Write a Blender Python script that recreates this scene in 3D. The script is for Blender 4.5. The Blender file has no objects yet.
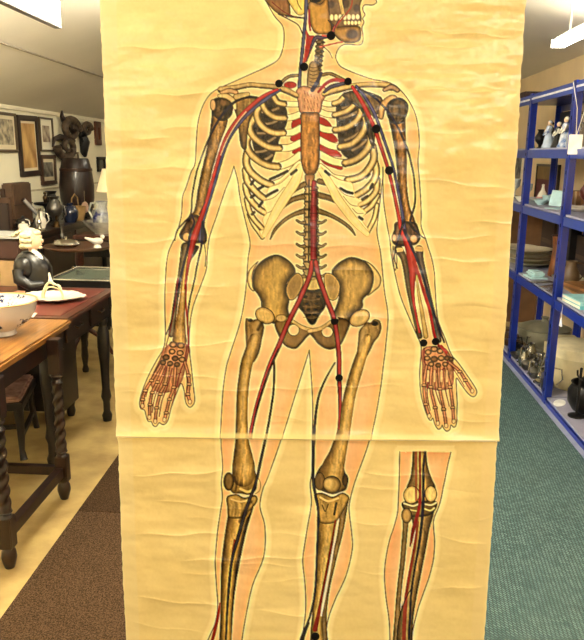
import bpy, bmesh, math, random
import numpy as np
from mathutils import Vector, Matrix
PI = math.pi
scene = bpy.context.scene
COL = scene.collection
rng = random.Random(7)
# ------------------------------------------------------------------ materials
def s2l(c):
    return tuple(((x/255)/12.92 if x/255 <= .04045 else ((x/255+.055)/1.055)**2.4) for x in c)
MATS = {}
def mat(name, rgb, rough=.5, metal=0., var=.12, scale=12., bump=0., bscale=60., rgb2=None, emit=None, trans=0., coat=0., stretch=None, spec=.5):
    if name in MATS: return MATS[name]
    m = bpy.data.materials.new(name); m.use_nodes = True; MATS[name] = m
    nt = m.node_tree; b = nt.nodes['Principled BSDF']; L = nt.links
    tc = nt.nodes.new('ShaderNodeTexCoord'); mp = nt.nodes.new('ShaderNodeMapping')
    L.new(tc.outputs['Object'], mp.inputs['Vector'])
    if stretch: mp.inputs['Scale'].default_value = stretch
    c1 = s2l(rgb); c2 = s2l(rgb2) if rgb2 else tuple(x*(1-var*2) for x in c1)
    n = nt.nodes.new('ShaderNodeTexNoise'); n.inputs['Scale'].default_value = scale; n.inputs['Detail'].default_value = 5
    L.new(mp.outputs[0], n.inputs['Vector'])
    r = nt.nodes.new('ShaderNodeValToRGB'); r.color_ramp.elements[0].position = .35; r.color_ramp.elements[1].position = .65
    r.color_ramp.elements[0].color = c2+(1,); r.color_ramp.elements[1].color = c1+(1,)
    L.new(n.outputs['Fac'], r.inputs[0]); L.new(r.outputs[0], b.inputs['Base Color'])
    b.inputs['Roughness'].default_value = rough; b.inputs['Metallic'].default_value = metal
    b.inputs['Transmission Weight'].default_value = trans; b.inputs['Coat Weight'].default_value = coat
    b.inputs['Specular IOR Level'].default_value = spec
    if bump:
        n2 = nt.nodes.new('ShaderNodeTexNoise'); n2.inputs['Scale'].default_value = bscale; n2.inputs['Detail'].default_value = 4
        L.new(mp.outputs[0], n2.inputs['Vector'])
        bp = nt.nodes.new('ShaderNodeBump'); bp.inputs['Strength'].default_value = bump; bp.inputs['Distance'].default_value = .01
        L.new(n2.outputs['Fac'], bp.inputs['Height']); L.new(bp.outputs[0], b.inputs['Normal'])
    if emit:
        b.inputs['Emission Color'].default_value = s2l(emit[0])+(1,); b.inputs['Emission Strength'].default_value = emit[1]
    return m
# ------------------------------------------------------------------ mesh builder
class MB:
    def __init__(s): s.bm = bmesh.new()
    def box(s, c, d, rz=0, rx=0, ry=0, bev=0):
        r = bmesh.ops.create_cube(s.bm, size=1); v = r['verts']
        bmesh.ops.scale(s.bm, verts=v, vec=d)
        if bev:
            e = list({e for q in v for e in q.link_edges}); rr = bmesh.ops.bevel(s.bm, geom=e, offset=bev, segments=2, affect='EDGES')
            v = list({q for f in rr['faces'] for q in f.verts} | {q for q in v if q.is_valid})
        M = Matrix.Translation(c) @ Matrix.Rotation(rz, 4, 'Z') @ Matrix.Rotation(ry, 4, 'Y') @ Matrix.Rotation(rx, 4, 'X')
        bmesh.ops.transform(s.bm, matrix=M, verts=v); return s
    def box2(s, a, b, bev=0):
        return s.box([(x+y)/2 for x, y in zip(a, b)], [abs(x-y) for x, y in zip(a, b)], bev=bev)
    def lathe(s, prof, c=(0, 0, 0), n=24, M=None, caps=True, sx=1, sy=1):
        rings = []
        T = Matrix.Translation(c) @ (M or Matrix())
        for r, z in prof:
            if r < 1e-5: rings.append([s.bm.verts.new(T @ Vector((0, 0, z)))])
            else: rings.append([s.bm.verts.new(T @ Vector((sx*r*math.cos(2*PI*i/n), sy*r*math.sin(2*PI*i/n), z))) for i in range(n)])
        for a, b in zip(rings, rings[1:]):
            if len(a) == 1 and len(b) == 1: continue
            if len(a) == 1: [s.bm.faces.new((a[0], b[(i+1) % n], b[i])) for i in range(n)]
            elif len(b) == 1: [s.bm.faces.new((a[i], a[(i+1) % n], b[0])) for i in range(n)]
            else: [s.bm.faces.new((a[i], a[(i+1) % n], b[(i+1) % n], b[i])) for i in range(n)]
        if caps:
            if len(rings[0]) > 1: s.bm.faces.new(rings[0][::-1])
            if len(rings[-1]) > 1: s.bm.faces.new(rings[-1])
        return s
    def tube(s, pts, rad, n=8, closed=False):
        pts = [Vector(p) for p in pts]; m = len(pts)
        rad = rad if hasattr(rad, '__len__') else [rad]*m
        rings = []; up = None
        for i, p in enumerate(pts):
            t = (pts[(i+1) % m]-pts[i-1]) if closed else (pts[min(i+1, m-1)]-pts[max(i-1, 0)])
            t.normalize()
            if up is None: up = Vector((0, 0, 1)) if abs(t.z) < .9 else Vector((1, 0, 0))
            x = t.cross(up)
            if x.length < 1e-4: x = t.cross(Vector((0, 1, .3)))
            x.normalize(); y = x.cross(t); up = y
            rings.append([s.bm.verts.new(p+(x*math.cos(2*PI*k/n)+y*math.sin(2*PI*k/n))*rad[i]) for k in range(n)])
        q = list(zip(rings, rings[1:]))+([(rings[-1], rings[0])] if closed else [])
        for a, b in q:
            for k in range(n): s.bm.faces.new((a[k], a[(k+1) % n], b[(k+1) % n], b[k]))
        if not closed: s.bm.faces.new(rings[0][::-1]); s.bm.faces.new(rings[-1])
        return s
    def ball(s, c, r, sc=(1, 1, 1), seg=16, M=None):
        v = bmesh.ops.create_uvsphere(s.bm, u_segments=seg, v_segments=max(6, seg*2//3), radius=r)['verts']
        bmesh.ops.transform(s.bm, matrix=Matrix.Translation(c) @ (M or Matrix()) @ Matrix.Diagonal((*sc, 1)), verts=v); return s
    def slab(s, outline, z0, z1):
        a = [s.bm.verts.new((x, y, z0)) for x, y in outline]; b = [s.bm.verts.new((x, y, z1)) for x, y in outline]
        n = len(a)
        for i in range(n): s.bm.faces.new((a[i], a[(i+1) % n], b[(i+1) % n], b[i]))
        s.bm.faces.new(a[::-1]); s.bm.faces.new(b); return s
    def twist(s, x, y, z0, z1, r, turns, n=2, seg=40):
        """barley twist spindle"""
        rings = []
        for i in range(seg+1):
            t = i/seg; z = z0+(z1-z0)*t; a0 = turns*2*PI*t
            f = min(1, min(t, 1-t)*10)
            rings.append([s.bm.verts.new((x+r*(1-.32*f*(.5+.5*math.cos(n*(2*PI*k/16-a0))))*math.cos(2*PI*k/16), y+r*(1-.32*f*(.5+.5*math.cos(n*(2*PI*k/16-a0))))*math.sin(2*PI*k/16), z)) for k in range(16)])
        for a, b in zip(rings, rings[1:]):
            for k in range(16): s.bm.faces.new((a[k], a[(k+1) % 16], b[(k+1) % 16], b[k]))
        s.bm.faces.new(rings[0][::-1]); s.bm.faces.new(rings[-1]); return s
    def build(s, name, material, parent=None, smooth=False, bevel=0):
        bmesh.ops.recalc_face_normals(s.bm, faces=s.bm.faces)
        me = bpy.data.meshes.new(name); s.bm.to_mesh(me); s.bm.free()
        me.materials.append(material)
        if smooth:
            me.polygons.foreach_set('use_smooth', [True]*len(me.polygons))
            try: me.set_sharp_from_angle(angle=math.radians(40))
            except Exception: pass
        o = bpy.data.objects.new(name, me); COL.objects.link(o)
        if parent is not None: o.parent = parent
        if bevel:
            b = o.modifiers.new('Bevel', 'BEVEL'); b.width = bevel; b.segments = 2; b.limit_method = 'ANGLE'
        return o
def thing(name, label, cat, loc, rz=0, group=None, rot=None):
    o = bpy.data.objects.new(name, None); COL.objects.link(o); o.empty_display_size = .05
    o.location = loc; o.rotation_euler = rot or (0, 0, rz)
    o['label'] = label; o['category'] = cat
    if group: o['group'] = group
    return o
def tag(o, label, cat, loc=None, group=None, rz=None, rot=None):
    o['label'] = label; o['category'] = cat
    if group: o['group'] = group
    if loc is not None: o.location = loc
    if rz is not None: o.rotation_euler = (0, 0, rz)
    if rot is not None: o.rotation_euler = rot
    return o
def struct(o, kind='structure'): o['kind'] = kind; return o
def dup(src, loc, rz, label, group=None, sc=1):
    c = src.copy(); COL.objects.link(c); c.location = loc; c.rotation_euler = (0, 0, rz); c.scale = (sc, sc, sc); c['label'] = label
    if group: c['group'] = group
    for ch in list(src.children):
        d = ch.copy(); COL.objects.link(d); d.parent = c
        for g in ch.children:
            e = g.copy(); COL.objects.link(e); e.parent = d
    return c
# ------------------------------------------------------------------ camera
cam = bpy.data.cameras.new('camera'); co = bpy.data.objects.new('camera', cam); COL.objects.link(co)
yaw = math.atan((332-292)*math.cos(math.atan(166/700))/700); th = math.atan(166/700)
Fv = Vector((-math.sin(yaw)*math.cos(th), math.cos(yaw)*math.cos(th), -math.sin(th)))
R0 = Vector((math.cos(yaw), math.sin(yaw), 0)); U0 = R0.cross(Fv)
ro = math.radians(-.8)
Rv = R0*math.cos(ro)-U0*math.sin(ro); Uv = U0*math.cos(ro)+R0*math.sin(ro)
co.matrix_world = Matrix(((Rv.x, Uv.x, -Fv.x, 0), (Rv.y, Uv.y, -Fv.y, 0), (Rv.z, Uv.z, -Fv.z, 1.55), (0, 0, 0, 1)))
cam.sensor_fit = 'HORIZONTAL'; cam.sensor_width = 36; cam.lens = 700*36/584; cam.clip_start = .05
scene.camera = co
HOMOG = [[422.308882, 47.589104, 100.997642], [0.000845, 756.480636, -0.001093], [-0.003225, 0.182284, 1.0]]
# ---- ARTWORK OF THE PRINTED CHART (painted with numpy into per-vertex print colours) ----
AX0, AY0, AX1, AY1, ASS = 92, -90, 536, 730, 2.0
AW, AH = int((AX1-AX0)*ASS), int((AY1-AY0)*ASS)
def vnoise(h, w, cell, seed, cellx=None):
    cellx = cellx or cell
    r = np.random.RandomState(seed)
    gh, gw = int(h/cell)+3, int(w/cellx)+3
    g = r.rand(gh, gw).astype(np.float32)*2-1
    y = np.arange(h)/cell; x = np.arange(w)/cellx
    yi = y.astype(int); xi = x.astype(int)
    fy = (y-yi)[:, None]; fx = (x-xi)[None, :]
    fy = fy*fy*(3-2*fy); fx = fx*fx*(3-2*fx)
    a = g[yi][:, xi]; b = g[yi][:, xi+1]; c = g[yi+1][:, xi]; d = g[yi+1][:, xi+1]
    return (a*(1-fx)+b*fx)*(1-fy)+(c*(1-fx)+d*fx)*fy
def spline(pts, closed=False, n=6):
    P = np.array(pts, float)
    if len(P) < 3: n = 1
    m = len(P); out = []
    for i in range(m if closed else m-1):
        if closed: p0, p1, p2, p3 = P[(i-1) % m], P[i], P[(i+1) % m], P[(i+2) % m]
        else: p0, p1, p2, p3 = P[max(i-1, 0)], P[i], P[i+1], P[min(i+2, m-1)]
        for k in range(n):
            t = k/n
            out.append(.5*((2*p1)+(-p0+p2)*t+(2*p0-5*p1+4*p2-p3)*t*t+(-p0+3*p1-3*p2+p3)*t**3))
    if not closed: out.append(P[-1])
    return np.array(out)
class Canvas:
    def __init__(s, base):
        s.a = np.empty((AH, AW, 3), np.float32); s.a[:] = base
        n1 = vnoise(AH, AW, 22, 3, 3.2); n2 = vnoise(AH, AW, 9, 5, 7); n3 = vnoise(AH, AW, 3, 9, 3)
        sh = (4*vnoise(AH, AW, 30, 7, 40)).astype(int)
        xx = np.clip(np.arange(AW)[None, :]+sh+(np.arange(AH)[:, None]//9) % 3, 0, AW-1)
        s.n = .55*n1[np.arange(AH)[:, None], xx]+.35*n2+.2*n3
    def win(s, x0, y0, x1, y1):
        x0 = max(int((x0-AX0)*ASS), 0); x1 = min(int((x1-AX0)*ASS)+2, AW)
        y0 = max(int((y0-AY0)*ASS), 0); y1 = min(int((y1-AY0)*ASS)+2, AH)
        return x0, y0, x1, y1
    def blend(s, w, col, al):
        x0, y0, x1, y1 = w
        v = s.a[y0:y1, x0:x1]; al = al[..., None]
        v += (col-v)*al
    def dist(s, P, R, closed, pad):
        """normalised distance, signed side and window of a polyline with radii R"""
        mr = R.max()+pad
        w = s.win(P[:, 0].min()-mr, P[:, 1].min()-mr, P[:, 0].max()+mr, P[:, 1].max()+mr)
        x0, y0, x1, y1 = w
        if x1 <= x0 or y1 <= y0: return None
        D = np.full((y1-y0, x1-x0), 1e3, np.float32); S = np.zeros_like(D); RR = np.ones_like(D)
        m = len(P)
        for i in range(m if closed else m-1):
            a, b = P[i], P[(i+1) % m]; ra, rb = R[i], R[(i+1) % m]
            q = max(ra, rb)+pad
            wx0, wy0, wx1, wy1 = s.win(min(a[0], b[0])-q, min(a[1], b[1])-q, max(a[0], b[0])+q, max(a[1], b[1])+q)
            if wx1 <= wx0 or wy1 <= wy0: continue
            X = (np.arange(wx0, wx1)/ASS+AX0)[None, :]; Y = (np.arange(wy0, wy1)/ASS+AY0)[:, None]
            d = b-a; L = d@d+1e-9
            t = np.clip(((X-a[0])*d[0]+(Y-a[1])*d[1])/L, 0, 1)
            ex = X-a[0]-t*d[0]; ey = Y-a[1]-t*d[1]
            r = ra+(rb-ra)*t
            dd = np.sqrt(ex*ex+ey*ey)
            sub = (slice(wy0-y0, wy1-y0), slice(wx0-x0, wx1-x0))
            k = (dd-r) < (D[sub]-RR[sub])
            D[sub] = np.where(k, dd, D[sub]); RR[sub] = np.where(k, r, RR[sub])
            S[sub] = np.where(k, np.sign(d[0]*ey-d[1]*ex), S[sub])
        return w, D, RR, S
    def stroke(s, pts, wd, col, edge=None, lit=0., smooth=True, ed=.55, soft=.5, al=1., nz=.1, closed=False):
        pts = [tuple(p) for p in pts]
        if not hasattr(wd, '__len__'): wd = [wd]*len(pts)
        Q = [p[:2]+(r,) for p, r in zip(pts, wd)]
        Z = spline(Q, closed) if smooth else np.array(Q, float)
        R = Z[:, 2]/2
        g = s.dist(Z[:, :2], np.maximum(R, .2), closed, 1.5)
        if g is None: return
        w, D, RR, S = g
        A = np.clip((RR-D)/soft+.5, 0, 1)*al
        c = np.array(col, np.float32)
        x0, y0, x1, y1 = w
        u = np.clip(D/RR, 0, 1)
        C = np.broadcast_to(c, D.shape+(3,)).copy()
        if edge is not None:
            e = np.array(edge, np.float32)
            k = np.clip((np.abs(u*S-lit)-ed)/(1-ed), 0, 1)
            C += (e-C)*(k[..., None])
            hl = np.clip(1-np.abs(u*S-lit)*2.2, 0, 1)[..., None]
            C += (255-C)*hl*.12
        C *= 1+nz*s.n[y0:y1, x0:x1, None]
        s.blend(w, C, A)
    def poly(s, pts, col, edge=None, ew=3., line=None, lw=.9, smooth=True, al=1., nz=.1, soft=.6, grad=None, n=5):
        P = spline(pts, True, n) if smooth else np.array(pts, float)
        w = s.win(P[:, 0].min()-2, P[:, 1].min()-2, P[:, 0].max()+2, P[:, 1].max()+2)
        x0, y0, x1, y1 = w
        if x1 <= x0 or y1 <= y0: return
        X = (np.arange(x0, x1)/ASS+AX0); Y = (np.arange(y0, y1)/ASS+AY0)
        ins = np.zeros((y1-y0, x1-x0), bool)
        m = len(P)
        for i in range(m):
            a, b = P[i], P[(i+1) % m]
            if a[1] == b[1]: continue
            lo, hi = min(a[1], b[1]), max(a[1], b[1])
            r = np.nonzero((Y >= lo) & (Y < hi))[0]
            if not len(r): continue
            xc = a[0]+(Y[r]-a[1])*(b[0]-a[0])/(b[1]-a[1])
            ins[r] ^= X[None, :] > xc[:, None]
        pad = max(ew if edge is not None else 0, 1.5)
        g = s.dist(P, np.full(m, .01), True, pad)
        # same window up to padding: recompute on own window
        gw, D, RR, S = g
        DD = np.full(ins.shape, 1e3, np.float32)
        ax0, ay0 = max(x0, gw[0]), max(y0, gw[1]); ax1, ay1 = min(x1, gw[2]), min(y1, gw[3])
        DD[ay0-y0:ay1-y0, ax0-x0:ax1-x0] = D[ay0-gw[1]:ay1-gw[1], ax0-gw[0]:ax1-gw[0]]
        sd = np.where(ins, DD, -DD)
        A = np.clip(sd/soft+.5, 0, 1)*al
        C = np.broadcast_to(np.array(col, np.float32), ins.shape+(3,)).copy()
        if grad is not None:
            gx, gy, gc = grad      # direction and colour towards it
            XX = (X[None, :]-P[:, 0].mean())/(np.ptp(P[:, 0])/2+1e-3); YY = (Y[:, None]-P[:, 1].mean())/(np.ptp(P[:, 1])/2+1e-3)
            k = np.clip(.5+.5*(XX*gx+YY*gy), 0, 1)[..., None]
            C += (np.array(gc, np.float32)-C)*k
        if edge is not None:
            k = np.clip(1-sd/ew, 0, 1)[..., None]**1.3
            C += (np.array(edge, np.float32)-C)*k
        C *= 1+nz*s.n[y0:y1, x0:x1, None]
        s.blend(w, C, A)
        if line is not None: s.stroke([tuple(p) for p in P], lw, line, smooth=False, closed=True, nz=0, al=.85)
    def dot(s, x, y, rx, ry, col, edge=None, ang=0, **k):
        t = np.linspace(0, 2*np.pi, 13)[:-1]; c, q = np.cos(np.radians(ang)), np.sin(np.radians(ang))
        s.poly([(x+rx*np.cos(a)*c-ry*np.sin(a)*q, y+rx*np.cos(a)*q+ry*np.sin(a)*c) for a in t], col, edge, **k)
BONE, BLT, BDK, BED = (186, 150, 84), (222, 192, 124), (122, 92, 48), (62, 44, 26)
CART, CARD = (246, 228, 166), (176, 146, 84)
RED, RDK, BLU, OUT = (196, 52, 44), (110, 28, 34), (88, 78, 108), (62, 52, 48)
SKIN, HALO = (247, 203, 148), (250, 230, 170)

def paint_art(paper):
    c = Canvas(paper)
    L_out = [(279,-78),(262,-60),(252,-35),(254,-15),(265,0),(274,15.6),(282.4,26),(284,38),(282,51.5),(277,61),(265,68),(254,73),(231.6,83),(215,91),(205.5,101),(199,117),(196.5,137),(195,163),(191,172.6),(186,187),(182.5,197),(181,217),(175.3,235.7),(171,245),(168,253),(166,268),(165,294),(165,325),(165,338.6),(163,349),(157,359),(150.5,371),(145,383),(141,395),(139.5,402),(140.5,408),(144.4,410),(146,416),(148,421),(151,421.5),(153,425),(156,426),(159,422.5),(162,424),(165,423.5),(168,419),(171,407),(176,393.6),(181,383),(184,390),(185,399),(186.5,404),(190,407),(193.8,403),(194.5,397),(193,383),(191,364),(189.6,350.6),(189.2,330),(192.7,307.5),(201.4,283.5),(206.4,268),(207,253),(209,238),(212,228),(216,217),(225,190),(230,177.5),(233.7,166)]
    L_side = [(233.7,166),(237.5,180),(240,197.5),(245,220),(249.7,242),(248,257.6),(246.5,280),(244.6,298),(240,322),(230.5,352),(225.7,369),(222.3,398),(220.5,437.6),(222,460),(222.3,470),(221,483),(222,498),(219.7,514),(217,534),(215,562),(216,585),(217.5,605),(215,623),(208,640),(200,660),(190,690),(196,702),(225,702),(240,690)]
    L_in = [(309,349.6),(299.3,381),(282,436),(268,476),(262.6,489),(259.7,506.6),(264.6,527),(263.5,556),(252.4,585),(246.6,611),(242,638),(240,660),(240,690)]
    R_in = [(309,349.6),(311.3,381),(312.5,408),(311.8,443),(311.8,470),(309.9,484),(311.2,503),(307.7,524),(304,547),(302.5,562),(304.8,585),(305.4,611),(302,638),(298,660),(294,690),(300,704),(325,704),(334,690)]
    R_side = [(382.5,167),(382,180),(377.5,220),(376.8,233),(380.5,255),(384,290),(387.5,315),(385.5,345),(383,367),(378,401.6),(369.5,440),(357.5,473.6),(353,487),(349.5,502),(349,512),(351.4,533),(352,550),(345.6,576.5),(335.4,600),(328,620),(325.8,638),(328,660),(334,690)]
    R_out = [(382.5,167),(383,197.5),(386,220),(389.3,238),(391.3,256.6),(395.4,277),(400.5,297),(410.6,321.6),(419,340),(421,346),(420.6,357.5),(419.5,373),(420.6,391.9),(423.7,405.6),(428,417.6),(430.6,420),(432.6,418),(434.4,423.6),(437.5,428.5),(440.6,427.5),(442,425),(443,427.5),(446,430.5),(449.5,429),(450.8,425),(453.8,427),(456.2,423),(457,405.6),(456.2,388),(456.4,378),(461.5,385),(467.6,393),(472.7,396.5),(476,394),(475.5,388.4),(466.7,374.7),(458,362.6),(451,354),(445,338.6),(437,317.6),(434.6,287),(434,272.5),(431.4,258),(428.3,248),(425,237.6),(421,226),(421,212),(419.5,187.5),(417.5,162.5),(418.8,140),(415.7,117),(408.6,100.8),(398.3,88.5),(388,82.3),(371.6,79),(353,72.5),(341,67),(337,62),(335.4,56),(338.5,48.3),(345,44.2),(359,44.7),(362.5,41),(362.6,34),(361.6,27.7),(363.7,22),(362.4,18.5),(364.7,14.4),(363,11.3),(362.6,7),(365.2,4.6),(371.4,5),(375.5,3),(376,0),(370,-14),(364,-26),(366,-50),(345,-76),(310,-86),(279,-78)]
    bodies = [L_out+L_side+L_in[::-1][1:]+R_in[1:]+R_side[::-1][1:]+R_out[1:]]
    insL = [(399.7,452),(399,479),(398,505),(396.5,517),(389,541.6),(384.5,568),(385.5,594),(389,620),(390,640),(391,690)]
    insR = [(451,453),(445,479),(440,502),(434,518),(433.4,526),(434.5,545),(432,568),(423.7,594),(417,614),(412,640),(410,690)]
    outl = [L_out, L_side, L_in, R_in, R_side, R_out]
    for o in outl: c.stroke(o, 12, HALO, nz=0, soft=2.6)
    c.poly(insL+insR[::-1], HALO, smooth=False, nz=0)
    for o in (insL, insR): c.stroke(o, 11, HALO, nz=0, soft=2.6)
    c.poly(bodies[0], SKIN, edge=(247, 190, 128), ew=14, smooth=False, nz=.02)
    c.poly(insL+insR[::-1], SKIN, edge=(246, 180, 122), ew=14, smooth=False, nz=.02)
    for o in outl+[insL, insR]: c.stroke(o, .95, OUT, nz=0, al=.9, soft=.7)
    # stronger peach patches of the print
    for x, y, rx, ry in ((204,145,5,16),(224,455,6,12),(262,470,6,14),(352,455,10,14),(393,545,5,20),(430,480,6,10),(375,110,1,1),(408,150,1,1),(180,300,6,10)):
        c.dot(x, y, rx, ry, (248, 176, 128), al=.3, soft=8, nz=0)
    # ---------- skull and neck
    c.dot(305, -34, 46, 40, BONE, BDK, ew=14, line=BED)
    c.poly([(262,-8),(284,-8),(290,12),(286,15.5),(278,13.5),(270,6)], (158,110,70), BDK, line=BED)
    c.poly([(286,-6),(304,-6),(304.5,10),(302,14.5),(297,14),(291,6)], (232,204,110), (180,148,74), ew=3, line=BED, lw=.7)
    c.stroke([(296,-4),(298,4),(301,9)], 1.2, (170,136,70), nz=0)
    c.stroke([(278,14),(290,20),(298,25),(302,33)], 1.3, (104,60,62), nz=0)
    c.stroke([(286,16),(296,17),(304,18)], 2, (96,44,60), nz=0)
    c.stroke([(272,2),(284,12),(296,17)], 1, (150,60,56), nz=0)
    c.poly([(326,-10),(362,-10),(360,6),(360,24),(340,27),(330,22),(327,6)], (146,116,84), BDK, ew=3)
    for x, y, r in ((331,4,3),(345,3,4),(356,8,3)): c.dot(x, y, r, r*1.3, (96,76,66), al=.7, soft=2)
    c.stroke([(340,0),(342,10),(343,14)], 3, (206,172,110), nz=.2)
    c.poly([(308,6),(311,1),(320,4),(327,-2),(329,12),(331,24),(334,34),(341,41),(350,42.5),(358,41),(360.5,36),(359.5,27),(352,26),(342,26.5),(337,27),(331,24),(328,29),(322,33.5),(316,33.2),(311,26),(309,15)], (192,144,72), (118,84,46), ew=4, line=BED, lw=.8)
    c.poly([(308,6),(311,1),(320,4),(327,-2),(329,12),(331,24),(330,33),(316,33.2),(311,26),(309,15)], (204,154,74), (126,86,44), ew=3.5, line=BED, lw=.8)
    c.dot(315, -1, 6, 3.5, (40,30,26))
    c.dot(352, 34, 6, 5, (88,66,66), al=.8, soft=3)
    for i in range(7): c.dot(331.5+i*4.3, 17.2-.1*i, 2.1, 3.4-.12*i, (244,228,168), (186,152,96), ew=1)
    for i in range(5): c.dot(345+i*3.5, 22.6, 1.7, 2.2, (240,222,156), (186,152,96), ew=1)
    c.stroke([(328,20),(333,26),(334,33)], 1.3, (70,54,60), nz=0)
    c.stroke([(333,31),(336,25),(344,16),(351,6),(352,-5)], [2.4,2.4,1.6,1.4,1], (178,84,66), nz=0)
    c.stroke([(334,30),(337,22),(343,14)], 1, (84,66,84), nz=0)
    # cervical spine
    c.stroke([(320,42),(318,60),(315,78),(314,88)], [7,8,9,10], (150,118,76), BDK, nz=.2)
    for i in range(8):
        y = 42+i*4.6
        c.dot(319-.35*i, y, 4, 2.2, (126,98,66), BED, ew=1.6)
        c.dot(323-.5*i, y+.5, 2, 1.3, (90,66,44))
    c.poly([(309,64),(317,64),(319,88),(307,88)], (170,136,88), BDK, ew=2.5)
    for i in range(6): c.stroke([(309.5,67+i*3.6),(313,68+i*3.6),(317,67+i*3.6)], .8, (110,80,50), nz=0)
    c.poly([(304.5,28),(309,35),(314,36),(313,46),(309,56),(305,63),(301,66),(302.5,50)], RED, (150,40,44), ew=1.5)
    c.stroke([(305.5,27),(304.5,45),(302,64)], 1.2, (238,196,150), nz=0)
    c.stroke([(306,-6),(305.5,15),(303.5,36),(301.5,56),(299.8,74),(299,88)], 3.6, BLU, (44,34,56), nz=.1)
    c.stroke([(309,10),(309,22),(310,30)], 2.2, (180,60,58), nz=0)
    c.stroke([(331,36),(322,37.5),(315,38),(311,48)], [3,4.4,4.4,2.5], (88,66,92), (60,44,64))
    c.stroke([(330,36.5),(322,35.5)], 1.6, (200,84,70), nz=0)
    c.stroke([(311,44),(309,54),(306,62)], 1.5, (104,56,76), nz=0)
    c.stroke([(320,47),(330,44.5),(342,42)], 1.8, (206,110,84), nz=0)
    c.stroke([(322,46),(329,52),(332,58)], 1, (120,76,70), nz=0)
    # ---------- dark cavity of the chest behind the ribs
    c.poly([(262,103),(270,96),(284,93),(300,96),(302,118),(301,165),(285,166),(266,170),(254,160),(250,140),(254,120)], (226,196,128), nz=.1, al=.7)
    c.poly([(263,103),(272,97),(279,100),(286,108),(287,122),(280,138),(276,150),(270,164),(259,160),(252,143),(254,125)], (82,66,48), nz=.35)
    c.poly([(336,103),(345,93),(354,98),(362,108),(368,125),(368,145),(358,160),(347,158),(340,150),(337,132)], (90,72,54), nz=.35)
    for x0, y0, x1, y1 in ((262,112,278,108),(265,124,281,118),(258,133,276,130),(262,143,275,137),(256,152,272,147),(261,160,272,155),(340,118,356,112),(343,126,360,118),(345,140,362,130),(352,150,366,140),(342,108,354,103)):
        c.stroke([(x0,y0),((x0+x1)/2,(y0+y1)/2+1.2),(x1,y1)], 3.2, (150,124,84), (96,74,48), al=.9)
    # heart patches
    for p in ([(292,121),(302,118),(302,127),(292,129)], [(291,136),(302,132),(302,141),(291,141)], [(292,151),(302,146),(302,152),(294,154)],
              [(318,117),(324,118),(329,122),(331,127),(318,127)], [(318,130),(333,134),(337,142),(318,140)], [(318,144),(335,149),(341,157),(318,153)], [(319,157),(329,161),(342,166),(341,170),(334,168),(324,164)]):
        c.poly(p, (206,48,30), (170,40,30), ew=1, nz=.05, n=3)
    # floating/back ribs
    for p, wd in (([(304,184),(297,188),(290,193)], [6,5,4]), ([(304,196),(293,199),(285,204),(278,211)], [6.5,5.5,5,3]), ([(303.4,211),(294,214),(284,220),(275,229),(270,239)], [6,4.5,4,3.5,1.5]),
                  ([(319,181),(330,184),(340,190),(348,194)], [6,6,5,3]), ([(319,195),(330,198),(340,203),(350,209)], [6.5,6,5,3]), ([(319,211),(330,215),(341,221),(350,228),(355,235)], [6,4.5,4,3.5,1.5])):
        c.stroke(p, wd, (140,108,58), (70,50,26), lit=-.1)
    # ---------- ribs, each with its bone and its pale cartilage
    ribsL = [([(274,97),(277.5,102),(284,103.8)], [(284,103.8),(291,104),(297,104)], 5.5),
             ([(262.4,104),(266.5,111),(274.7,116.6),(284.3,117.5)], [(284.3,117.5),(292,117),(300,114)], 6.2),
             ([(262,104),(257,112),(258.5,121),(266,129),(275,132.5),(283,132.5)], [(283,132.5),(292,132),(300,128)], 6.6),
             ([(255,117),(250,126),(252,134),(259,141),(269,146.5),(279,147.8)], [(279,147.8),(289,147.5),(300,142.6)], 6.8),
             ([(249.4,134.4),(246.6,143),(250.5,153),(259,160.6),(268,165),(277.5,166.4)], [(277.5,166.4),(289,162.5),(299.5,155)], 7),
             ([(247.3,152),(246,162),(250,171),(258.3,178.6),(265,182.6),(271,184.8)], [(271,184.8),(281.6,181),(290,174),(298.7,164)], 7),
             ([(245.3,170),(247.3,181),(254,189.6),(260,195.5),(265,199)], [(265,199),(276,194),(287,183.5),(296.6,175.6)], 6.6),
             ([(245.3,185),(247.3,194),(252.8,202.6),(260,209.5),(266,213)], [(266,213),(274,208),(282,200)], 6),
             ([(246.6,199),(248.7,209),(253,218),(260,226),(264,230)], [(264,230),(268,226),(271,219)], 5),
             ([(249,214),(253,224),(258,231),(262,237)], None, 4)]
    ribsR = [([(345,95.5),(340,101),(334,103.6)], [(334,103.6),(328,104),(323,103)], 5.5),
             ([(354.3,101.5),(353,106),(346,111.4),(334.5,115)], [(334.5,115),(326,114),(319,111)], 5.8),
             ([(361,105.6),(361,112),(356,121),(346,127.8),(335,130)], [(335,130),(326,129.5),(319,127)], 6.2),
             ([(365,116.6),(366,124),(361,135),(351.6,144),(340,147)], [(340,147),(329.7,145),(319,139.5)], 6.6),
             ([(370.5,132),(370.5,141),(365.3,151.5),(355.7,159.6),(345,163)], [(345,163),(332.4,160.8),(319,154)], 7),
             ([(372,146),(373.5,157.8),(368,169),(359.8,176.6),(347.5,180)], [(347.5,180),(333,177.5),(325,171),(320,167)], 7),
             ([(374,161),(376,171.5),(373,181),(365,189.5),(354.3,196)], [(354.3,196),(341,192.5),(330,181),(323,173)], 6.6),
             ([(376.5,179),(375.5,191),(367,200.5),(357,205)], [(357,205),(349,203),(341,195)], 6),
             ([(377,195),(371.5,205),(363,212)], [(363,212),(356,213),(349,207)], 5.2),
             ([(376.5,205),(374,218),(367,232)], None, 4.5)]
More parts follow.
